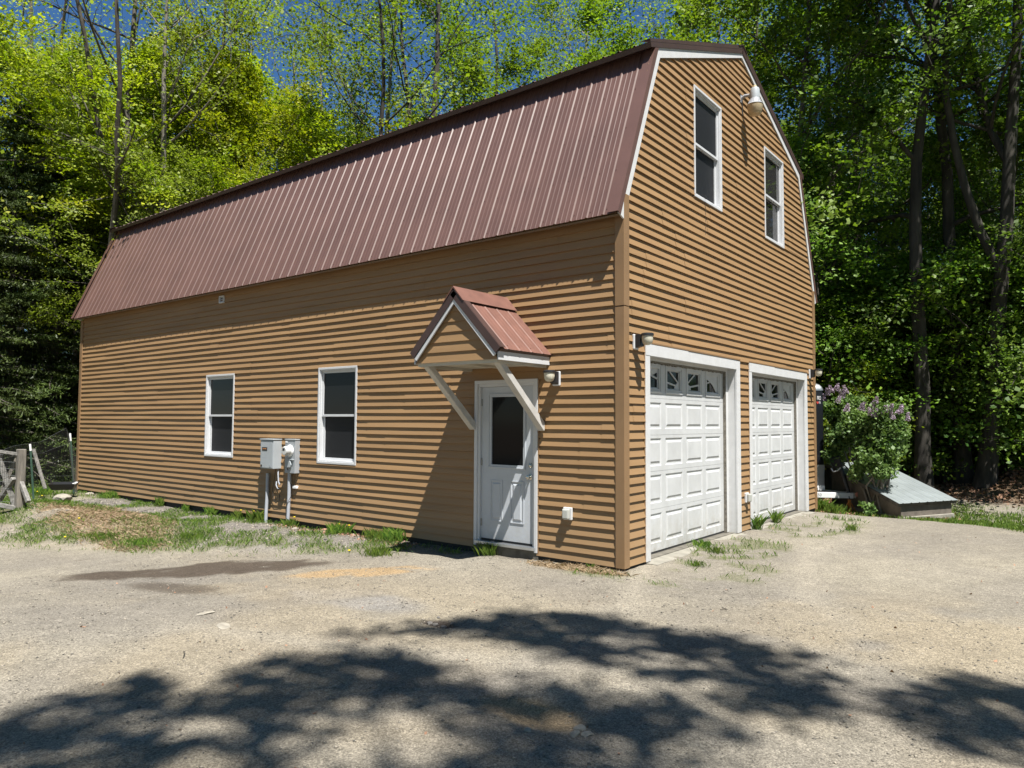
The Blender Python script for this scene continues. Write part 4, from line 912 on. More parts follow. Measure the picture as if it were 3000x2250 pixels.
# ------------------------------------------------------------------ fence and clutter at the far left
def P2(px, py, z=0.0):
    """world point on height z for a pixel of the 3000-wide photo (survey helper)"""
    d = F+R2*((px-1500)/2132.33)-U2*((py-1125)/2132.33); t = (z-CAM.z)/d.z; return CAM+d*t
def PD(px, py, dist):
    d = F+R2*((px-1500)/2132.33)-U2*((py-1125)/2132.33); d = d*(dist/math.hypot(d.x, d.y)); return CAM+d
gz = Hs(-12.2, -1.9)
pr = PD(55, 1492, 16.6); gz = min(pr.z, Hs(pr.x, pr.y)); pt_ = PD(62, 1316, 16.6)
gt = empty('garden_gate', (pr.x, pr.y, gz), 'weathered wooden gate frame with crossed braces and wire on a split post', 'gate')
p = MB(); p.prism([(pr.x-.07, pr.y-.06, gz-.2), (pr.x+.07, pr.y-.06, gz-.2), (pr.x+.07, pr.y+.07, gz-.2), (pr.x-.07, pr.y+.07, gz-.2)], (pt_.x-pr.x, pt_.y-pr.y, pt_.z-gz+.2)); p.build('gate_post', M['weather'], gt, bevel=.01)
def gp(x, y, D=16.6): return PD(x/4.608, 1200+y/4.608, D)
p = MB(); p.beam(gp(270, 945), gp(385, 1245, 16.3), .07, .07); p.build('brace', M['weather2'], gt, bevel=.006)
p = MB(); p.beam(gp(190, 925), gp(-20, 1230, 16.9), .09, .07); p.build('brace', M['weather2'], gt, bevel=.006)
p = MB(); p.beam(gp(-30, 560, 16.7), gp(250, 600, 16.6), .05, .05); p.build('gate_rail', M['weather2'], gt)
p = MB(); p.beam(gp(-60, 1275, 16.7), gp(215, 1330, 16.6), .08, .07); p.build('gate_rail', M['weather2'], gt)
p = MB(); p.beam(gp(-60, 520, 16.75), gp(205, 1290, 16.68), .05, .09); p.build('brace', M['weather2'], gt)
p = MB(); p.beam(gp(230, 660, 16.75), gp(20, 1100, 16.8), .05, .06); p.build('brace', M['weather'], gt)
p = MB()
for k in range(14):
    x = -100+k*26; p.tube([gp(x, 590+0.1*x, 16.66), gp(x+3, 1270+0.1*x, 16.66)], .0018, 3)
for k in range(8):
    z_ = 600+k*90; p.tube([gp(-100, z_, 16.66), gp(245, z_+25, 16.66)], .0018, 3)
p.build('gate_wire', M['wire'], gt)
def tpost(xb, yb, xt, yt, D, label):
    a = gp(xb, yb, D); b = gp(xt, yt, D); r = empty('steel_post', a, label, 'fence post', 'green steel fence posts with white tips')
    p = MB(); p.beam(a-Vector((0, 0, .2)), a+(b-a)*.87, .035, .012, Vector((1, 0, 0))); p.beam(a-Vector((0, 0, .2)), a+(b-a)*.87, .010, .035, Vector((1, 0, 0)))
    p.build('post_shaft', M['tpost'], r); p = MB(); p.beam(a+(b-a)*.87, b, .036, .013, Vector((1, 0, 0))); p.beam(a+(b-a)*.87, b, .011, .036, Vector((1, 0, 0))); p.build('post_tip', M['letter'], r)
tpost(1008, 1120, 945, 320, 19.4, 'white-tipped green steel post nearest the garage corner')
tpost(462, 1160, 405, 465, 18.6, 'white-tipped green steel post behind the wooden gate post')
wf = empty('wire_fence', (gp(700, 1100, 19).x, gp(700, 1100, 19).y, -.1), 'sagging galvanised wire mesh fence between the steel posts', 'wire fence')
p = MB()
TOP = [(0, 560), (180, 490), (400, 455), (560, 430), (740, 330), (895, 245), (960, 420), (1040, 640)]; BOT = [(0, 1010), (180, 1030), (430, 1040), (600, 1060), (740, 1085), (1010, 1110), (1020, 1115), (1040, 1120)]
tx = [q[0] for q in TOP]
N = 92; cols_ = []
for k in range(N+1):
    s_ = k/N*(len(TOP)-1); i = min(int(s_), len(TOP)-2); f_ = s_-i
    a = (TOP[i][0]*(1-f_)+TOP[i+1][0]*f_, TOP[i][1]*(1-f_)+TOP[i+1][1]*f_); b = (BOT[i][0]*(1-f_)+BOT[i+1][0]*f_, BOT[i][1]*(1-f_)+BOT[i+1][1]*f_)
    Dm = 18.4+1.2*k/N; cols_.append([gp(a[0]*(1-j/8)+b[0]*j/8, a[1]*(1-j/8)+b[1]*j/8, Dm) for j in range(9)])
for c in cols_: p.tube(c, .0012, 3)
for j in range(0, 9, 2): p.tube([c[j] for c in cols_], .0014, 3)
p.build('wire_mesh', M['wire'], wf)
p = MB(); p.beam(gp(450, 530, 18.9), gp(610, 1065, 18.7), .07, .03); tag(p.build('leaning_board', M['weather2']), 'thin grey board leaning against the wire fence', 'board')
tub = empty('plastic_tub', gp(860, 1085, 18.9), 'black plastic tub on the grass behind the fence', 'tub')
c0 = gp(860, 1080, 18.9); hz = c0.z
p = MB(); bot = [(-.36, -.2, .02), (.36, -.2, .02), (.36, .2, .02), (-.36, .2, .02)]; top = [(-.48, -.28, .26), (.48, -.28, .26), (.48, .28, .26), (-.48, .28, .26)]
Mz = Matrix.Translation(c0) @ Matrix.Rotation(yaw+.25, 4, 'Z') @ Matrix.Rotation(.10, 4, 'X') @ Matrix.Scale(.56, 4)
p.v = [tuple(Mz @ Vector(q)) for q in bot+top+[(x*.95, y*.93, .26) for x, y, z in top]+[(x*.96, y*.93, .04) for x, y, z in bot]]
p.f = [(0, 1, 5, 4), (1, 2, 6, 5), (2, 3, 7, 6), (3, 0, 4, 7), (3, 2, 1, 0), (4, 5, 9, 8), (5, 6, 10, 9), (6, 7, 11, 10), (7, 4, 8, 11), (8, 9, 13, 12), (9, 10, 14, 13), (10, 11, 15, 14), (11, 8, 12, 15), (12, 13, 14, 15)]
p.build('tub_shell', M['black'], tub)
p = MB(); p.tube([Mz @ Vector((.40, -.24, .27)), Mz @ Vector((.5, -.3, .29)), Mz @ Vector((.5, -.1, .29)), Mz @ Vector((.42, -.06, .27))], .018, 6); p.build('tub_handle', M['letter'], tub)

def rock(loc, r, m, label, name='rock', group=None, sq=(1, .8, .55), seed=0, cat='rock'):
    rg = np.random.default_rng(seed)
    import bmesh
    bm = bmesh.new(); bmesh.ops.create_icosphere(bm, subdivisions=2, radius=1); 
    dirs = rg.normal(size=(7, 3)); dirs /= np.linalg.norm(dirs, axis=1)[:, None]; lim = rg.uniform(.55, .9, 7)
    for v in bm.verts:
        c_ = np.array(v.co)
        for d_, l_ in zip(dirs, lim):
            k_ = c_ @ d_
            if k_ > l_: c_ = c_-d_*(k_-l_)
        v.co = Vector(c_*np.array(sq)*r)
    me = bpy.data.meshes.new(name); bm.to_mesh(me); bm.free(); me.materials.append(m)
    o = bpy.data.objects.new(name, me); col.objects.link(o); o.location = (loc[0], loc[1], Hs(loc[0], loc[1])+r*sq[2]*.25 if len(loc) < 3 else loc[2]); o.rotation_euler.z = seed
    return tag(o, label, cat, group)
q = gp(850, 1140, 18.3); rock((q.x, q.y), .30, M['rock'], 'flat brown rock in front of the black tub', sq=(1.2, .6, .4), seed=3)
q = P2(262, 1455, -.1); rock((q.x, q.y), .10, M['rock'], 'pale rock on the bank by the far corner of the garage', seed=4)
q = P2(863, 1556, -.12); rock((q.x, q.y), .06, M['rock'], 'white rock on the gravel right of the conduits', seed=5)
q = P2(1084, 1563, -.08); rock((q.x, q.y), .05, M['rock'], 'small white rock by the wall below the window', seed=6)
q = P2(1130, 1606, -.1); rock((q.x, q.y), .09, M['rock'], 'flat white stone in the gravel near the weeds', sq=(1.4, .6, .2), seed=7)
q = P2(600, 1862, -.25); rock((q.x, q.y), .09, M['rock'], 'flat pale stone set in the drive, the upper of two', sq=(1.2, .6, .12), seed=8)
q = P2(652, 1886, -.2); rock((q.x, q.y), .10, M['rock'], 'flat pale stone set in the drive, the lower of two', sq=(1.2, .6, .1), seed=9)
for i, (px, py, rr) in enumerate(((1697, 2140, .045), (1685, 2158, .04), (1545, 2150, .03), (1720, 2160, .035))):
    q = P2(px, py, -.03); rock((q.x, q.y), rr, M['rock'], 'stone dug up beside the sandy hollow in the drive', group='stones beside the sandy hollow', seed=20+i)
for i, (px, py, rr) in enumerate(((1275, 1830, .035), (1300, 1838, .03), (1258, 1826, .03), (1325, 1832, .025), (1285, 1815, .02))):
    q = P2(px, py, -.05); rock((q.x, q.y), rr, M['rockd'], 'dark clod in the small pothole', group='dark clods in the small pothole', seed=40+i, cat='clod')
q = P2(540, 1983, -.2); thin('twig', [(q.x-.08, q.y+.03, Hs(q.x, q.y)+.01), (q.x, q.y, Hs(q.x, q.y)+.03), (q.x+.07, q.y-.05, Hs(q.x, q.y)+.012)], .003, M['barkd'], 'small brown twig lying on the open drive', 'twig')
q = P2(2115, 1785, -.02); thin('twig', [(q.x-.02, q.y+.05, Hs(q.x, q.y)+.01), (q.x+.05, q.y, Hs(q.x, q.y)+.012), (q.x+.0, q.y-.04, Hs(q.x, q.y)+.012)], .0035, M['barkd'], 'bent twig lying on the drive in front of the near overhead door', 'twig')

# ------------------------------------------------------------------ vegetation
def tubes_np(paths, n=5):
    V = []; Fc = []; off = 0
    for pts, rad in paths:
        pts = np.asarray(pts, float); k = len(pts)
        t = np.gradient(pts, axis=0); t /= np.linalg.norm(t, axis=1)[:, None]+1e-9
        ref = np.array([.3, .2, .93]) if abs(t[0, 2]) < .8 else np.array([1., 0, 0])
        r = np.cross(t, ref); r /= np.linalg.norm(r, axis=1)[:, None]+1e-9; u = np.cross(t, r)
        a = np.arange(n)*2*math.pi/n
        ring = pts[:, None, :]+(r[:, None, :]*np.cos(a)[None, :, None]+u[:, None, :]*np.sin(a)[None, :, None])*np.asarray(rad)[:, None, None]
        V.append(ring.reshape(-1, 3)); idx = off+np.arange(k*n).reshape(k, n); nx = np.roll(idx, -1, axis=1)
        Fc.append(np.stack([idx[:-1], nx[:-1], nx[1:], idx[1:]], -1).reshape(-1, 4)); off += k*n
    return np.concatenate(V), np.concatenate(Fc)
def leaves(C, size, rg, aspect=.7, flat=.5, droop=0.0, var=None, jit=.35, nrm=None):
    N = len(C); a = rg.normal(size=(N, 3)); a[:, 2] -= droop; a /= np.linalg.norm(a, axis=1)[:, None]
    up = rg.normal(size=(N, 3)); up[:, 2] += flat*3
    if nrm is not None: up = nrm+rg.normal(size=(N, 3))*.42; a = a-up*((a*up).sum(1)/(up*up).sum(1))[:, None]; a /= np.linalg.norm(a, axis=1)[:, None]+1e-9
    b = np.cross(a, up); b /= np.linalg.norm(b, axis=1)[:, None]+1e-9; nn = np.cross(a, b)
    s = size*(1+jit*rg.normal(size=N).clip(-2, 2))[:, None]
    p0 = C-a*s*.5; p1 = C+b*s*.5*aspect+nn*s*.10; p2 = C+a*s*.5; p3 = C-b*s*.5*aspect+nn*s*.10
    V = np.stack([p0, p1, p2, p3], 1).reshape(-1, 3); Fc = np.arange(4*N).reshape(N, 4)
    v = rg.random(N)*.6+.2 if var is None else var
    return V, Fc, v
def branch(p, d, Ln, r, rg, nseg, up=.1, wig=.25):
    pts = [p]; rad = [r]; d = d/np.linalg.norm(d)
    for i in range(nseg):
        d = d+rg.normal(size=3)*wig*.4; d[2] += up; d /= np.linalg.norm(d); p = p+d*Ln/nseg; pts.append(p); rad.append(r*(1-.75*(i+1)/nseg))
    return np.array(pts), np.array(rad)
def broadleaf(name, seed, Ht, base, spread, nl, leaf, lm, bark, r0=.2, limbs=16, fork=0, dens=1.0, droop=.2, sub=6, cs=.35, upl=.12, round_=.5, lean=(0, 0)):
    rg = np.random.default_rng(seed); paths = []; tips = []
    stems = []
    d0 = np.array([lean[0], lean[1], 1.0])
    tr_p, tr_r = branch(np.zeros(3)-np.array([0, 0, .3]), d0, Ht*1.0, r0, rg, 14, up=.25, wig=.12); tr_r = r0*np.linspace(1, .12, 15)**.9; tr_r[0] *= 1.35
    stems.append((tr_p, tr_r)); paths.append((tr_p, tr_r))
    for f in range(fork):
        i = rg.integers(4, 7); an = rg.random()*6.28; p, r = branch(tr_p[i], np.array([math.cos(an)*.55, math.sin(an)*.55, 1]), Ht*.62, tr_r[i]*.7, rg, 10, up=.2, wig=.18)
        stems.append((p, r)); paths.append((p, r))
    for k in range(limbs):
        tp, trr = stems[rg.integers(0, len(stems))] if fork else stems[0]
        zt = base+(Ht*.97-base)*((k+.5)/limbs)**.85
        i = int(np.argmin(abs(tp[:, 2]-zt))); i = max(1, i); f = (zt-base)/(Ht-base)
        Ln = spread*(1-.75*abs(f-.35)**1.2/ .65**1.2*(1 if f > .35 else .5))*rg.uniform(.75, 1.15); Ln = max(Ln, spread*.25)
        an = k*2.399+rg.normal()*.4; el = rg.uniform(.15, .75)+f*.5
        p, r = branch(tp[i], np.array([math.cos(an), math.sin(an), el]), Ln, max(.02, trr[i]*.5), rg, 7, up=upl*rg.uniform(-.2, 1), wig=.35); paths.append((p, r))
        for s in range(sub):
            j = rg.integers(2, 8); an2 = rg.random()*6.28; dd = (p[-1]-p[0])/Ln*.7+rg.normal(size=3)*.55
            q, rq = branch(p[j], dd, Ln*rg.uniform(.28, .5), max(.008, r[j]*.55), rg, 4, up=.05, wig=.4); paths.append((q, rq)); tips += [q[2], q[3], q[4]]
            for s2 in range(2):
                w_, rw = branch(q[rg.integers(1, 5)], rg.normal(size=3)+dd*.4, Ln*.18, .007, rg, 3, up=.03, wig=.4); paths.append((w_, rw)); tips += [w_[-1], w_[-2]]
        tips += [p[-1], p[-2]]
    tips = np.array(tips); N = int(nl*dens); w_ = rg.random(len(tips))**1.3+.15; w_ /= w_.sum(); ci = rg.choice(len(tips), N, p=w_)
    nc = rg.normal(size=(len(tips), 3))*.38; nc[:, 2] += 1; out = tips-np.array([0, 0, Ht*.5]); out /= np.linalg.norm(out, axis=1)[:, None]+1e-9; nc += out*.35; nc /= np.linalg.norm(nc, axis=1)[:, None]
    off = rg.normal(size=(N, 3))*cs*np.array([1.05, 1.05, 1.05]); nl_ = nc[ci]; off = off-nl_*((off*nl_).sum(1)*.72)[:, None]; off[:, 2] -= (off[:, 0]**2+off[:, 1]**2)*.45
    C = tips[ci]+off
    cv = rg.random(len(tips)); var = np.clip(.12+.62*cv[ci]+rg.normal(size=N)*.13, 0, 1)
    big = [q for q in paths if q[1][0] > .03]; small = [q for q in paths if q[1][0] <= .03]
    V, Fc = tubes_np(big, 8); V2, F2 = tubes_np(small, 3); Vt = np.concatenate([V, V2]); Ft = np.concatenate([Fc, F2+len(V)])
    tme = fast_mesh(name+'_trunk', Vt, Ft, bark, smooth=True)
    V, Fc, v = leaves(C, leaf, rg, droop=droop, var=var, nrm=nl_); cme = fast_mesh(name+'_crown', V, Fc, lm, v)
    return tme, cme
def conifer(name, seed, Ht, base, spread, nl, leaf, lm, bark, r0=.18, pine=False):
    rg = np.random.default_rng(seed); paths = []; C = []; A = []
    tp = np.stack([rg.normal(size=12)*.05, rg.normal(size=12)*.05, np.linspace(-.3, Ht, 12)], 1); paths.append((tp, r0*np.linspace(1.2, .08, 12)))
    z = base; ns = []
    while z < Ht-.3:
        f = (z-base)/(Ht-base); Ln = spread*(1-f)**.8*rg.uniform(.75, 1.1)+.25
        nb = 5 if not pine else 4
        for k in range(nb):
            an = rg.random()*6.28; el = (-.12+.35*f) if not pine else .15+.3*f
            p, r = branch(np.array([0, 0, z+rg.random()*.3]), np.array([math.cos(an), math.sin(an), el]), Ln*rg.uniform(.8, 1.1), .03*(1-f)+.008, rg, 6, up=-.03 if not pine else .06, wig=.12); paths.append((p, r))
            for j in range(1, 7):
                dd = np.array([-(p[j]-p[0])[1], (p[j]-p[0])[0], 0]); dd /= np.linalg.norm(dd)+1e-9
                for sg in (-1, 1):
                    q = p[j]+dd*sg*Ln*.28*(1-j/9); m_ = 4; 
                    for t_ in np.linspace(.15, 1, m_): ns.append(p[j]*(1-t_)+q*t_+np.array([0, 0, -.06*t_])+(p[j]-p[j-1])*.4*t_)
        z += (.30 if not pine else .55)*(1+rg.random()*.4)
    ns = np.array(ns); N = nl; ci = rg.integers(0, len(ns), N)
    sg = np.array([.09, .09, .035]) if not pine else np.array([.16, .16, .12])
    C = ns[ci]+rg.normal(size=(N, 3))*sg
    V, Fc = tubes_np(paths, 6); tme = fast_mesh(name+'_trunk', V, Fc, bark, smooth=True)
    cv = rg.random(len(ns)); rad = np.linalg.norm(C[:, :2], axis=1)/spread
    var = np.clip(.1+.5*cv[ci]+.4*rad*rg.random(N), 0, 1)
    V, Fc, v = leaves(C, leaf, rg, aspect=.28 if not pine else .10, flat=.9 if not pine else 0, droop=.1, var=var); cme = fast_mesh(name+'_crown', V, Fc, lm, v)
    return tme, cme
PR = {
 'chart1': broadleaf('chart1', 1, 13.5, 5.0, 5.6, 60000, .10, L['chart'], M['barkg'], .18, 20, 1, cs=.26, sub=6),
 'chart2': broadleaf('chart2', 2, 12, 4.2, 4.8, 30000, .10, L['pale'], M['barkg'], .15, 16, 1, cs=.26),
 'bare1': broadleaf('bare1', 14, 21, 7.5, 6.5, 3200, .11, L['pale'], M['barkd'], .19, 20, 2, cs=.28, sub=7, upl=.22),
 'open1': broadleaf('open1', 3, 21, 7.5, 6.5, 14000, .115, L['green'], M['barkv'], .23, 20, 2, cs=.32, sub=7, upl=.22),
 'open2': broadleaf('open2', 4, 19, 7.5, 5.5, 9500, .11, L['pale'], M['barkg'], .20, 17, 1, cs=.32, sub=7, upl=.2),
 'green1': broadleaf('green1', 5, 17, 5, 5.4, 30000, .105, L['green'], M['barkd'], .22, 20, 1, cs=.26),
 'maple1': broadleaf('maple1', 6, 15, 3.0, 4.8, 30000, .105, L['maple'], M['barkd'], .18, 18, 0, cs=.24),
 'maple2': broadleaf('maple2', 7, 20, 7, 4.2, 26000, .11, L['maple'], M['barkv'], .20, 20, 0, cs=.26),
 'maple3': broadleaf('maple3', 8, 10, 1.4, 3.8, 17000, .10, L['maple'], M['barkd'], .12, 18, 0, cs=.24),
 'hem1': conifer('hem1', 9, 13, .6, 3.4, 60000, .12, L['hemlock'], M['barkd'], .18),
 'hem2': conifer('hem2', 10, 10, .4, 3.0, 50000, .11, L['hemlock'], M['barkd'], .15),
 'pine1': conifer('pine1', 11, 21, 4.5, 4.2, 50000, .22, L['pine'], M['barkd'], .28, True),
 'sap': broadleaf('sap', 12, 4.2, .5, 2.0, 9000, .08, L['maple'], M['barkd'], .04, 14, 0, cs=.2, sub=4),
 'sapl': broadleaf('sapl', 13, 3.6, .5, 1.7, 8000, .075, L['green'], M['barkd'], .035, 12, 0, cs=.2, sub=4),
}
KN = {'chart1': ('broadleaf_tree', 'broadleaf tree'), 'hem1': ('hemlock_tree', 'hemlock'), 'hem2': ('hemlock_tree', 'hemlock'), 'pine1': ('pine_tree', 'pine'), 'sap': ('sapling', 'sapling'), 'sapl': ('sapling', 'sapling')}
cam2 = np.array([CAM.x, CAM.y])
def TP(dx, dist):
    d = F+R2*((dx*1.3562-1500)/2132.33)-U2*((1230-1125)/2132.33); d = np.array([d.x, d.y]); d /= np.linalg.norm(d); q = cam2+d*dist; return float(q[0]), float(q[1])
trn = [0]
def tree(kind, x, y, label, group, s=1.0, rot=None, sz=None, tilt=0):
    nm, cat = KN.get(kind, ('broadleaf_tree', 'tree')); rg = random.Random(trn[0]*7+3); trn[0] += 1
    t, c = PR[kind]; o = bpy.data.objects.new(nm, None); col.objects.link(o)
    o.location = (x, y, Hs(x, y)); o.rotation_euler = (tilt, 0, rot if rot is not None else rg.random()*6.28); o.scale = (s, s, sz or s)
    link_mesh(t, 'trunk', o); link_mesh(c, 'crown', o); return tag(o, label, cat, group)
FG = 'trees of the wood behind the garage'
S = [  # kind, display x, distance, scale, label
 ('chart1', 330, 25.5, .90, 'bright yellow-green spring tree above the far end of the garage roof'),
 ('chart1', 520, 26.0, .93, 'yellow-green tree rising behind the left half of the garage roof'),
 ('chart1', 170, 27.5, .92, 'yellow-green tree left of the far end of the garage roof'),
 ('chart2', 290, 22.8, .72, 'pale leaved slender tree just beyond the far corner of the garage'),
 ('chart2', 90, 28.0, 1.05, 'pale yellow-green tree above the hemlocks near the left edge'),
 ('chart2', 20, 29.0, 1.1, 'pale yellow-green tree above the hemlocks at the very left edge'),
 ('chart2', 700, 27, .86, 'pale green tree behind the middle of the garage roof'),
 ('bare1', 222, 22.6, .88, 'tall dark-trunked sparse tree rising in front of the yellow-green crowns'),
 ('open1', 865, 25.5, .98, 'tall dark twisting tree with open crown above the roof centre'),
 ('open2', 350, 23.2, .80, 'grey-trunked tree just behind the far end of the roof'),
 ('open2', 780, 29, 1.0, 'thin open-crowned tree left of the twisting dark tree'),
 ('open1', 1010, 31, 1.0, 'open-crowned tree right of the twisting dark tree'),
 ('bare1', 85, 31, 1.0, 'bare-branched tall tree in the top left corner'),
 ('bare1', 450, 31, .98, 'sparse tall tree against blue sky behind the yellow-green crowns'),
 ('open2', 620, 36, 1.1, 'thin far tree showing between the left crowns and the twisting tree'),
 ('chart1', 430, 28, 1.0, 'yellow-green tree filling the middle of the bright crowns'),
 ('chart2', 610, 27, 1.02, 'pale yellow-green tree at the right end of the bright crowns'),
 ('green1', 760, 31, .78, 'green tree low behind the roof, left of the twisting dark tree'),
 ('green1', 1010, 29, .84, 'bushy green tree right of the twisting dark tree'),
 ('green1', 905, 30, .76, 'mid green tree low behind the right half of the roof'),
 ('green1', 1150, 28, .92, 'fine leaved green tree behind the upper roof'),
 ('green1', 1330, 27, 1.02, 'dense green tree directly behind the roof peak'),
 ('green1', 1520, 27, 1.0, 'dense green tree just right of the roof peak'),
 ('open2', 1240, 33, 1.1, 'tall thin tree behind the roof peak crowns'),
 ('maple1', 1650, 21.0, 1.0, 'lush maple hanging beside the gable'),
 ('maple1', 1740, 24, 1.05, 'tall leafy maple right of the gable'),
 ('maple3', 1790, 21, .9, 'low maple behind the trailer and the lilac'),
 ('pine1', 1860, 27, .80, 'soft needled white pine in the gap right of the gable'),
 ('maple2', 1993, 19.6, .95, 'straight dark-trunked maple, the left of the big trunks on the right'),
 ('maple2', 2078, 20.6, .92, 'thick-trunked maple in the middle of the big trunks on the right'),
 ('open1', 2120, 20.0, .85, 'dark-trunked tree, the right of the big trunks on the right'),
 ('maple1', 2290, 23, 1.05, 'dense maple at the right edge'),
 ('maple3', 2165, 21.6, .9, 'leaning low maple above the leaf pile'),
 ('maple3', 2030, 26, 1.0, 'low maple behind the big trunks on the right'),
 ('pine1', 1920, 30, .8, 'dark soft pine seen between the gable maple and the big trunks'),
 ('pine1', 2150, 27, .85, 'dark pine behind the big trunks near the right edge'),
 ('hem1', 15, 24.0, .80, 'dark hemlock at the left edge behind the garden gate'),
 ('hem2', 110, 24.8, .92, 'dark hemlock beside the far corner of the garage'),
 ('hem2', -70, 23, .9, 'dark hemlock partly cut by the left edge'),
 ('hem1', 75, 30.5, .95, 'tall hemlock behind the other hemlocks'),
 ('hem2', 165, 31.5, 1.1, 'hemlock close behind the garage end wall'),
]
for (k, dxp, D, s, lab) in S:
    x, y = TP(dxp, D); tree(k, x, y, lab, None, s)
# deeper wood: individuals that nothing tells apart
rg_ = random.Random(5)
for i, dxp in enumerate(range(-150, 2420, 62)):
    x, y = TP(dxp+rg_.uniform(-20, 20), rg_.uniform(33, 39)); k = ['green1', 'maple2', 'maple1', 'open2', 'green1'][i % 5]
    sc = rg_.uniform(.8, .95)
    if dxp < 1250: sc *= .70
    if 1840 < dxp < 2010: k, sc = 'hem2', .9
    elif dxp > 1650: k, sc = ['maple1', 'pine1', 'maple1', 'green1'][i % 4], sc*.88
    tree(k, x, y, 'tree deep in the wood', 'trees deep in the wood', sc)
for i, dxp in enumerate(range(-200, 2460, 95)):
    x, y = TP(dxp+rg_.uniform(-25, 25), rg_.uniform(46, 54)); tree(['maple1', 'hem1', 'green1'][i % 3], x, y, 'dark tree at the back of the wood', 'trees at the back of the wood', rg_.uniform(.8, 1.0) if not 1850 < dxp < 2050 else .6)
for i in range(78):
    dxp = rg_.uniform(1800, 2330); D = rg_.uniform(19.8, 30) if dxp < 1950 else rg_.uniform(20.8, 30); x, y = TP(dxp, D)
    tree('sap', x, y, 'leafy sapling in the shade under the tall trees on the right', 'saplings under the tall trees on the right', rg_.uniform(.8, 1.35))
for i in range(10):
    dxp = rg_.uniform(-40, 150); D = rg_.uniform(27, 31); x, y = TP(dxp, D)
    tree('sapl', x, y, 'small shrub under the hemlocks', 'shrubs under the hemlocks', rg_.uniform(.5, .9))
# trees to the right of and behind the camera that shade the lawn and the wood
for (k, x, y, s) in (('maple2', 10.5, 11, .8), ('maple2', 13, 4, .9), ('green1', 16, 10, 1), ('maple3', 7.9, 10.2, .75), ('green1', 18, -2, 1), ('green1', -3, -26, 1), ('maple2', -14, -24, 1), ('maple2', 8, -26, 1), ('maple1', 20, -14, 1.1), ('maple2', 2, -21, 1), ('maple1', 6, -20, 1), ('green1', -8, -20, 1), ('maple1', -18, -19, 1.1), ('green1', -23, -13, 1), ('maple1', -27, -8, 1.1), ('maple1', 14, -22, 1.1), ('green1', 21, -8, 1.1), ('maple1', 22, 4, 1.1), ('maple1', -12, -27, 1.2), ('green1', 11, -26, 1.2), ('maple1', -1, -29, 1.3), ('maple1', 22, -20, 1.2), ('maple1', -30, -16, 1.2), ('maple1', 17, 4, 1)):
    tree(k, x, y, 'tree standing round the drive outside the picture', 'trees around the drive outside the picture', s)

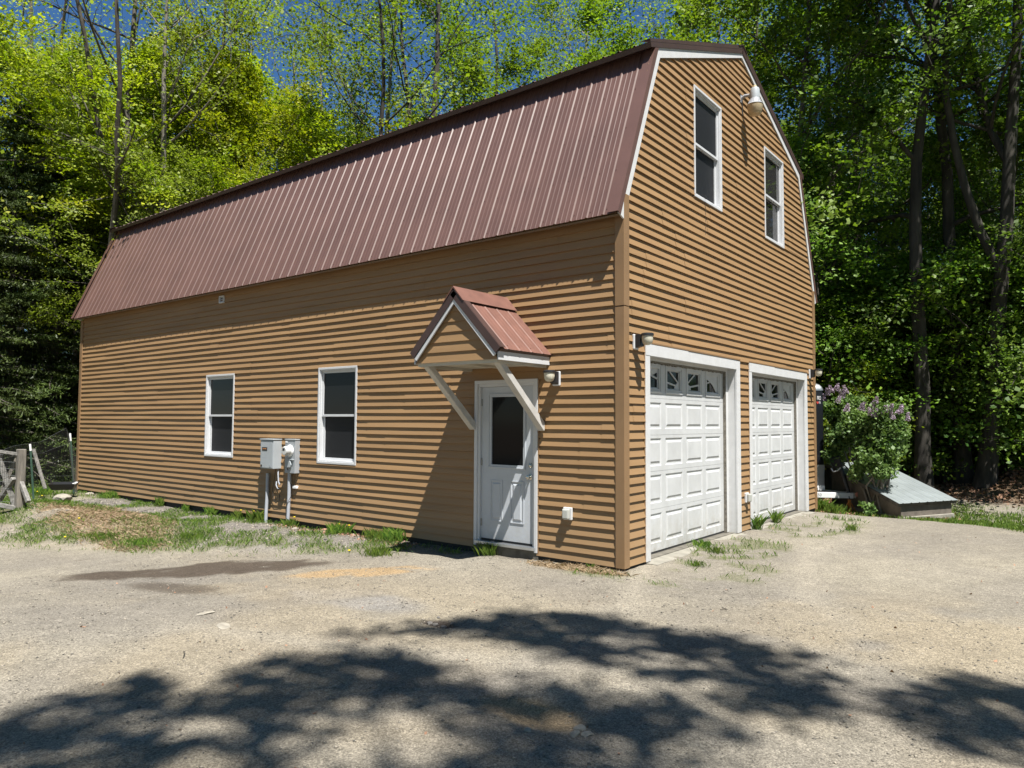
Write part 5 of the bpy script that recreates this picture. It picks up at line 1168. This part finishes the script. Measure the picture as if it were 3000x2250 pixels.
# the tree whose crown shadows the foreground drive
def shade_tree():
    rg = np.random.default_rng(77)
    OX = [-1.2, -.8, -.64, -.2, -.14, -.5, -.54, -.42, -.16, .04, .41, .84, 1.28, 1.72, 1.88, 2.37, 2.6, 2.9, 3.1, 3.23, 3.43, 3.84, 5]
    # shadow edge on the ground as a polyline (x,y)
    poly = np.array([(-.606, -5.933), (-.75, -5.75), (-.8, -5.5), (-.646, -5.07), (-.1, -5.15), (-.141, -4.874), (-.503, -4.34), (-.539, -3.78), (-.42, -3.26), (-.163, -3.14), (.043, -2.31), (.409, -2.11), (.84, -1.96), (1.28, -1.88), (1.72, -1.95), (1.88, -1.6), (2.37, -1.75), (2.6, -1.83), (2.89, -2.1), (3.09, -2.38), (3.234, -2.16), (3.43, -1.67), (3.84, -1.56), (6.5, -1.3), (9, -4), (9, -9), (4, -11), (-.5, -9)])
    def inside(P):
        x, y = P[:, 0], P[:, 1]; c = np.zeros(len(P), bool); j = len(poly)-1
        for i in range(len(poly)):
            xi, yi = poly[i]; xj, yj = poly[j]
            c ^= ((yi > y) != (yj > y)) & (x < (xj-xi)*(y-yi)/(yj-yi+1e-12)+xi); j = i
        return c
    P = np.stack([rg.uniform(-1.2, 9, 60000), rg.uniform(-11, -1, 60000)], 1); P = P[inside(P)]
    # clumpy gaps, drawn out along the limbs
    a = .5; u = P[:, 0]*math.cos(a)+P[:, 1]*math.sin(a); v = -P[:, 0]*math.sin(a)+P[:, 1]*math.cos(a)
    nz = fbm(u*.75, v*1.8, 1.0, 41, 4); 
    for (dx_, dy_, a_, r_) in ((1100, 1425, -.14, .45), (960, 1475, -.10, .35), (1180, 1558, -.2, .28), (900, 1600, -.06, .4), (380, 1590, -.06, .5), (1000, 1380, -.05, .3), (2090, 1560, -.05, .25), (1800, 1570, -.10, .2), (250, 1520, -.08, .4), (1250, 1600, -.05, .25), (1780, 1640, -.06, .3),
        (620, 1470, .12, .5), (760, 1430, .12, .45), (300, 1475, .10, .35), (120, 1560, .10, .5), (1290, 1490, .10, .5), (1500, 1440, .12, .5), (1650, 1490, .12, .45), (1850, 1540, .12, .5), (2060, 1530, .12, .4), (2170, 1610, .14, .5), (1300, 1640, .10, .4), (1450, 1570, .10, .35), (1620, 1610, .08, .35), (600, 1640, .08, .45), (60, 1640, .08, .5), (1250, 1345, .12, .5), (1430, 1370, .10, .45), (1560, 1395, .1, .4), (2000, 1480, .08, .3), (2200, 1540, .1, .3), (1950, 1640, .08, .3), (900, 1370, .08, .3)):
        c_ = P2(dx_*1.3562, dy_*1.3562, -.05); nz = nz+a_*np.exp(-((P[:, 0]-c_.x)**2+(P[:, 1]-c_.y)**2)/r_**2)
    nz = nz+rg.normal(size=len(P))*.022+(vn(P[:, 0], P[:, 1], 4.2, 77)-.5)*.15
    keep = nz > np.interp(P[:, 1], [-5.2, -4.2, -2.6, -1.6], [.445, .462, .51, .495]); P = P[keep]
    idx = rg.choice(len(P), 2700, replace=False); P = P[idx]
    h = 17+2*(vn(P[:, 0], P[:, 1], .5, 50)-.5)*2+rg.normal(size=len(P))*.35
    s = np.array(SUN)/SUN.z; Q = np.stack([P[:, 0], P[:, 1], np.zeros(len(P))], 1)+s[None, :]*h[:, None]
    ctr = Q.mean(0); base = np.array([ctr[0]+1.6, ctr[1]-2.5, 0.0]); base[2] = Hs(base[0], base[1])
    N = 36000; ci = rg.integers(0, len(Q), N); C = Q[ci]+rg.normal(size=(N, 3))*np.array([.10, .10, .12])
    r = bpy.data.objects.new('broadleaf_tree', None); col.objects.link(r); r.location = base
    tag(r, 'tree behind the camera whose crown shadows the foreground drive', 'tree')
    V, Fc, v_ = leaves(C-base, .13, rg, droop=.2); link_mesh(fast_mesh('shade_crown', V, Fc, L['maple'], v_), 'crown', r)
    paths = [(np.array([[0, 0, -.3], [-.1, .1, 5], [-.3, .5, 13], [-.5, .9, 18], (ctr-base)*np.array([.8, .8, 1.0])]), np.array([.34, .27, .22, .17, .09]))]
    for k in range(46):
        q = Q[rg.integers(0, len(Q))]-base; st = np.array([-.4, 0.8, 17.5+rg.random()*2.5]); mid = (st+q)/2+np.array([0, 0, .3]); paths.append((np.array([st, (st+mid)/2+rg.normal(size=3)*.1, mid, (mid+q)/2+rg.normal(size=3)*.15, q]), np.array([.06, .045, .035, .022, .01])))
    V, Fc = tubes_np(paths, 6); link_mesh(fast_mesh('shade_trunk', V, Fc, M['barkg'], smooth=True), 'trunk', r)
shade_tree()

# lilac with flower heads
def lilac():
    rg = np.random.default_rng(31); base = np.array([.55, 9.95, 0.0]); base = np.array([1.0, 8.35, Hs(1.0, 8.35)])
    lobes = [((2630, 1260, 16.2), .26), ((2462, 1290, 16.9), .34), ((2456, 1225, 17.3), .32), ((2446, 1335, 16.9), .26), ((2530, 1250, 16.7), .46), ((2580, 1240, 16.4), .40), ((2600, 1290, 16.3), .36), ((2560, 1320, 16.2), .42), ((2610, 1220, 16.5), .26), ((2525, 1372, 16.2), .24), ((2580, 1370, 15.9), .26), ((2640, 1210, 16.6), .20), ((2490, 1190, 17.2), .28), ((2605, 1340, 16.1), .20), ((2550, 1490, 15.8), .15), ((2470, 1200, 17.2), .30)]
    Cs = []; pts = []
    for (px, py, D), r in lobes:
        c = np.array(PD(px, py, D)); pts.append(c); n = int(6000*r*r*3.2)
        d = rg.normal(size=(n, 3)); d /= np.linalg.norm(d, axis=1)[:, None]; q = c+d*r*(rg.random(n)**.45)[:, None]*np.array([1, 1, .95]); 
        sub = c+rg.normal(size=(14, 3))*r*.6; k = rg.integers(0, 14, n); q = q*.45+(sub[k]+rg.normal(size=(n, 3))*r*.2)*.55; Cs.append(q)
    C = np.concatenate(Cs); C = C[C[:, 2] > -.1]
    r = bpy.data.objects.new('lilac_bush', None); col.objects.link(r); r.location = base; tag(r, 'lilac bush with purple flower heads between the trailer and the low shed', 'lilac bush')
    var = np.clip(.15+.6*vn(C[:, 0]*3, C[:, 2]*3, 1, 3)+rg.normal(size=len(C))*.15, 0, 1)
    V, Fc, v = leaves(C-base, .062, rg, aspect=.75, droop=.3, var=var); link_mesh(fast_mesh('lilac_leaves', V, Fc, L['lilac'], v), 'foliage', r)
    paths = []
    for p in pts:
        q = p-base; st = np.array([rg.normal()*.15, rg.normal()*.15, -.05]); m_ = q*.5+np.array([rg.normal()*.08, rg.normal()*.08, .1]); paths.append((np.array([st, (st+m_)/2, m_, (m_+q)/2, q]), np.array([.03, .025, .02, .015, .008])))
    V, Fc = tubes_np(paths, 5); link_mesh(fast_mesh('lilac_stems', V, Fc, M['barkg'], smooth=True), 'stems', r)
    fl = [(2436, 1150, 16.9), (2447, 1145, 16.9), (2425, 1158, 17.0), (2470, 1158, 16.8), (2478, 1150, 16.8), (2466, 1166, 16.8), (2453, 1181, 16.6), (2480, 1205, 16.4), (2520, 1200, 16.3), (2528, 1204, 16.3), (2555, 1192, 16.2), (2563, 1184, 16.2), (2552, 1217, 16.1), (2562, 1222, 16.1), (2590, 1210, 16.1), (2604, 1206, 16.1), (2615, 1228, 16.1), (2628, 1213, 16.2), (2636, 1208, 16.2), (2412, 1175, 17.0), (2553, 1208, 16.2), (2566, 1216, 16.1), (2656, 1232, 16.4)]
    for (px, py, D) in fl:
        c = np.array(PD(px, py, D))-base; n = 260; t = rg.random(n); ang = rg.random(n)*6.28; rr = .05*(1-t*.8)+.008
        ax = np.array([rg.normal()*.3, rg.normal()*.3, 1]); q = c+t[:, None]*ax*.15+np.stack([np.cos(ang)*rr, np.sin(ang)*rr, rg.normal(size=n)*.008], 1)
        V, Fc, v = leaves(q, .02, rg, aspect=1, flat=0); link_mesh(fast_mesh('lilac_flower', V, Fc, L['flower'], v), 'flower_head', r)
lilac()
# bright young maple twigs above the trailer
x, y = TP(1825, 19.2); o_ = tree('sapl', x, y, 'bright green young maple just above the trailer nose and lilac', None, .78); o_.children[1].data = o_.children[1].data.copy() if False else o_.children[1].data

# ------------------------------------------------------------------ ground cover
def blades(P, hgt, wid, rg, lean=.5, m=None, name='grass', var=None):
    N = len(P); an = rg.random(N)*6.28; d = np.stack([np.cos(an), np.sin(an), np.zeros(N)], 1); h = hgt*(.5+rg.random(N))
    la = rg.random(N)*6.28; ln = np.stack([np.cos(la), np.sin(la), np.zeros(N)], 1)*(rg.random(N)*lean)[:, None]*h[:, None]
    w_ = wid*(.6+.8*rg.random(N)); a = P-d*w_[:, None]/2; b = P+d*w_[:, None]/2; mid = P+ln*.35+np.array([0, 0, 1])*(h*.6)[:, None]; tip = P+ln+np.array([0, 0, 1])*(h*.95)[:, None]
    mr = mid+d*w_[:, None]*.35; 
    V = np.stack([a, b, mr, tip], 1).reshape(-1, 3); Fc = np.arange(4*N).reshape(N, 4)
    return fast_mesh(name, V, Fc, m, var if var is not None else rg.random(N))
def scatter(x0, x1, y0, y1, n, fn, rg):
    P = np.stack([rg.uniform(x0, x1, n), rg.uniform(y0, y1, n)], 1); k = fn(P[:, 0], P[:, 1]) > rg.random(n); P = P[k]
    ok = ~((P[:, 0] > LX-.03) & (P[:, 0] < .03) & (P[:, 1] > -.03) & (P[:, 1] < WY+.03)); P = P[ok]
    return np.column_stack([P, H(P[:, 0], P[:, 1])])
rg2 = np.random.default_rng(5)
mg = lambda x, y: masks(x, y)[0]
Pn = np.concatenate([scatter(-13, -2, -4.2, 0, 90000, lambda x, y: mg(x, y)**1.5*.9, rg2), scatter(-1, 2.5, -1, 7.6, 26000, lambda x, y: mg(x, y)**2*.8, rg2)])
o_ = link_mesh(blades(Pn, .05, .006, rg2, 1.0, L['grass'], 'grass_short'), 'grass'); tag(o_, 'short patchy grass along the bank and in front of the doors', 'grass', kind='stuff')
Pf = np.concatenate([scatter(-24, -12.5, -5, 6, 60000, lambda x, y: mg(x, y)*.9, rg2), scatter(-.5, 8, 6.2, 12.5, 90000, lambda x, y: mg(x, y)*.95, rg2)])
o_ = link_mesh(blades(Pf, .055, .012, rg2, .7, L['grass'], 'grass_lawn'), 'grass'); tag(o_, 'longer green lawn grass beside the drive on the right and by the garden', 'grass', kind='stuff')
Pd = scatter(-12.5, -6, -3.2, -.2, 42000, lambda x, y: masks(x, y)[1], rg2); Pd2 = scatter(-1.3, .3, -.45, -.02, 5000, lambda x, y: masks(x, y)[1]*.6, rg2)
o_ = link_mesh(blades(np.concatenate([Pd, Pd2]), .035, .006, rg2, 3.0, L['dry'], 'dry_grass'), 'dry_grass'); tag(o_, 'matted dry straw-coloured grass on the bank', 'dry grass', kind='stuff')
Pl = scatter(-3, 9, 7.8, 22, 60000, lambda x, y: masks(x, y)[2]*.8, rg2); Pl[:, 2] += .02
Pl2 = scatter(-30, -13, 2, 12, 14000, lambda x, y: masks(x, y)[2]*.6+.1, rg2); Pl2[:, 2] += .02
Pl3 = scatter(-6.5, -3.2, -.35, -.02, 700, lambda x, y: x*0+.8, rg2); Pl3[:, 2] += .012
V, Fc, v = leaves(np.concatenate([Pl, Pl2]), .075, rg2, flat=.5); V3, F3, v3 = leaves(Pl3, .035, rg2, flat=.5)
o_ = link_mesh(fast_mesh('leaf_litter', np.concatenate([V, V3]), np.concatenate([Fc, F3+len(V)]), L['litter'], np.concatenate([v, v3])), 'leaf_litter'); tag(o_, 'brown fallen leaves under the trees', 'fallen leaves', kind='stuff')
Pz = scatter(-8, 6, -6.5, 6, 900, lambda x, y: .15+.5*fbm(x, y, 1, 60), rg2); Pz[:, 2] += .006
V, Fc, v = leaves(Pz, .026, rg2, flat=1.2); o_ = link_mesh(fast_mesh('debris', V, Fc, L['litter'], v), 'plant_debris'); tag(o_, 'tiny brown leaf scraps blown across the drive', 'leaf scraps', kind='stuff')
# loose stones on the drive
def stones(n, region, smin, smax, m, name, label, fn=None):
    P = scatter(*region, n, fn or (lambda x, y: x*0+1), rg2); N = len(P)
    s = smin+(smax-smin)*rg2.random(N)**3; oc = np.array([[1, 0, 0], [0, 1, 0], [-1, 0, 0], [0, -1, 0], [0, 0, 1], [0, 0, -1]], float)
    V = oc[None]*(1+.35*rg2.normal(size=(N, 6, 1))).clip(.5, 1.5); V[:, :, 2] *= .6; an = rg2.random(N)*6.28; c, s_ = np.cos(an)[:, None], np.sin(an)[:, None]
    V = np.stack([V[..., 0]*c-V[..., 1]*s_, V[..., 0]*s_+V[..., 1]*c, V[..., 2]], -1)*s[:, None, None]+P[:, None, :]; V[..., 2] += (s*.12)[:, None]
    Fo = np.array([(0, 1, 4), (1, 2, 4), (2, 3, 4), (3, 0, 4), (1, 0, 5), (2, 1, 5), (3, 2, 5), (0, 3, 5)]); Fc = (Fo[None]+6*np.arange(N)[:, None, None]).reshape(-1, 3)
    o = link_mesh(fast_mesh(name, V.reshape(-1, 3), Fc, m, np.repeat(rg2.random(N), 8)), 'gravel'); tag(o, label, 'gravel', kind='stuff')
st_m = leaf_mat('stones', (.10, .095, .085), (.38, .34, .27), 0, .9)
stones(34000, (-6, 7, -7.2, -.05), .003, .0125, st_m, 'gravel_near', 'loose crushed stone on the near drive', lambda x, y: 1-masks(x, y)[3])
stones(16000, (-13, -2.5, -3.2, -.02), .008, .028, st_m, 'gravel_bank', 'coarse grey gravel on the bank along the wall', lambda x, y: .6*sm(bank(x, y)/.4)*(1-masks(x, y)[0]*.7)*(1-masks(x, y)[1]*.8))

def hit(px, py, z):
    q = P2(px, py, z)
    if LX < q.x < .05 and -.07 < q.y < WY:
        d = F+R2*((px-1500)/2132.33)-U2*((py-1125)/2132.33); a = CAM+d*((-.07-CAM.y)/d.y)
        q = a if a.x < 0 else CAM+d*((.07-CAM.x)/d.x)
    return q
# weeds with broad blades and dandelions
def weed(px, py, z, h, n, label, name='weed', m='grass', group='weeds growing beside the garage', spread=.12, wd=.016):
    q = hit(px, py, z); x, y = q.x, q.y
    r = rg2; N = int(n*2.2); h = h*.6; wd = .0042; spread = spread*1.25; P = np.column_stack([r.normal(size=N)*spread*.35, r.normal(size=N)*spread*.35, np.zeros(N)])
    me = blades(P, h, wd, r, .8, L[m], name); o = link_mesh(me, name); o.location = (x, y, Hs(x, y)); tag(o, label, 'weed', group); return o
WD = [(620, 1462, -.1, .22, 60, 'leafy weed on the bank nearest the far corner'), (545, 1478, -.1, .2, 40, 'thin weed against the wall left of the left window'), (470, 1470, -.1, .25, 50, 'tall weed stalks against the wall below the left window'), (700, 1510, -.1, .22, 50, 'weed clump left of the conduits'), (760, 1528, -.1, .28, 90, 'grassy clump with dandelions left of the conduits'), (855, 1535, -.1, .20, 60, 'weed clump at the foot of the meter conduit'), (990, 1570, -.1, .22, 130, 'broad weed clump below the right window'), (1100, 1580, -.08, .20, 120, 'weed clump in front of the canopy shadow'), (1160, 1560, -.06, .26, 110, 'dark bushy weed in the canopy shadow by the wall'), (1110, 1625, -.1, .16, 120, 'low green weed patch on the gravel edge'), (1430, 1600, -.03, .22, 90, 'grass tuft at the entry door sill'), (1735, 1653, -.02, .09, 14, 'small weed at the wall near the corner'), (2060, 1590, 0, .12, 130, 'grass tuft in front of the near overhead door'), (2100, 1615, 0, .10, 100, 'low grass patch right of the door tuft'), (2215, 1540, 0, .32, 45, 'tall dry stalked weed between the overhead doors'), (2275, 1510, 0, .28, 40, 'thin stalked weed in front of the far overhead door'), (2040, 1650, 0, .09, 80, 'small green tuft on the gravel near the garage corner'), (2600, 1505, -.1, .28, 80, 'bright green grass clump on the lawn edge by the low shed'), (2690, 1480, -.1, .35, 60, 'tall leafy weed in front of the low shed'), (2495, 1560, -.05, .12, 60, 'green weed growing in the open gravel near the lawn'), (2400, 1490, -.1, .35, 120, 'tall grass beneath the trailer tongue'), (2450, 1500, -.1, .25, 120, 'grass clump beside the orange jack stand'), (300, 1590, -.25, .12, 200, 'dense green tuft at the foot of the bank'), (420, 1600, -.25, .12, 200, 'green tuft midway along the foot of the bank'), (560, 1590, -.22, .12, 180, 'green tuft at the right end of the bank foot'), (330, 1460, -.1, .2, 160, 'long green grass tuft at the top of the bank'), (120, 1460, -.15, .25, 160, 'long grass around the gate post'), (160, 1440, -.15, .2, 120, 'grass tuft behind the gate post')]
for wv in WD: weed(*wv[:5], wv[5], spread=.04+wv[4]/750, wd=.010+.01*random.random())
def dandelion(px, py, z, h, label, m='yellow', r=.018):
    q = hit(px, py, z); x, y = q.x, q.y; g0 = Hs(x, y)
    e = empty('dandelion', (x, y, g0), label, 'dandelion', 'dandelions along the bank'); p = MB(); p.tube([(x, y, g0-.01), (x+.005, y, g0+h)], .0022, 5); p.build('stem', L['grass'], e)
    p = MB(); p.lathe([(.003, -.006), (r*.8, -.002), (r, .006), (r*.7, .012), (.004, .013)], (x+.005, y, g0+h), n=12); p.build('flower', M[m], e)
for dd in [(742, 1520, -.1, .16, 'dandelion beside the left conduit'), (862, 1510, -.1, .16, 'dandelion right of the meter conduit'), (705, 1512, -.1, .16, 'leftmost dandelion near the conduits'), (1010, 1534, -.1, .13, 'dandelion in the middle of the three below the right window'), (1022, 1534, -.1, .13, 'right one of the dandelions below the right window'), (992, 1528, -.1, .13, 'left one of the dandelions below the right window'), (1022, 1625, -.1, .08, 'dandelion in the weeds on the gravel edge'), (190, 1580, -.2, .10, 'dandelion in the grass at the foot of the bank'), (230, 1560, -.2, .06, 'orange-yellow dandelion halfway down the bank'), (108, 1465, -.15, .10, 'dandelion beside the gate post brace'), (122, 1478, -.15, .10, 'brightest dandelion near the gate post'), (138, 1438, -.15, .10, 'dandelion behind the gate in the garden grass')]: dandelion(*dd)
for dd in [(2455, 1490, -.15, .25, 'white seed head under the trailer tongue, the left one', 'seedhead', .03), (2464, 1490, -.15, .26, 'white seed head under the trailer tongue, the right one', 'seedhead', .03)]: dandelion(*dd)
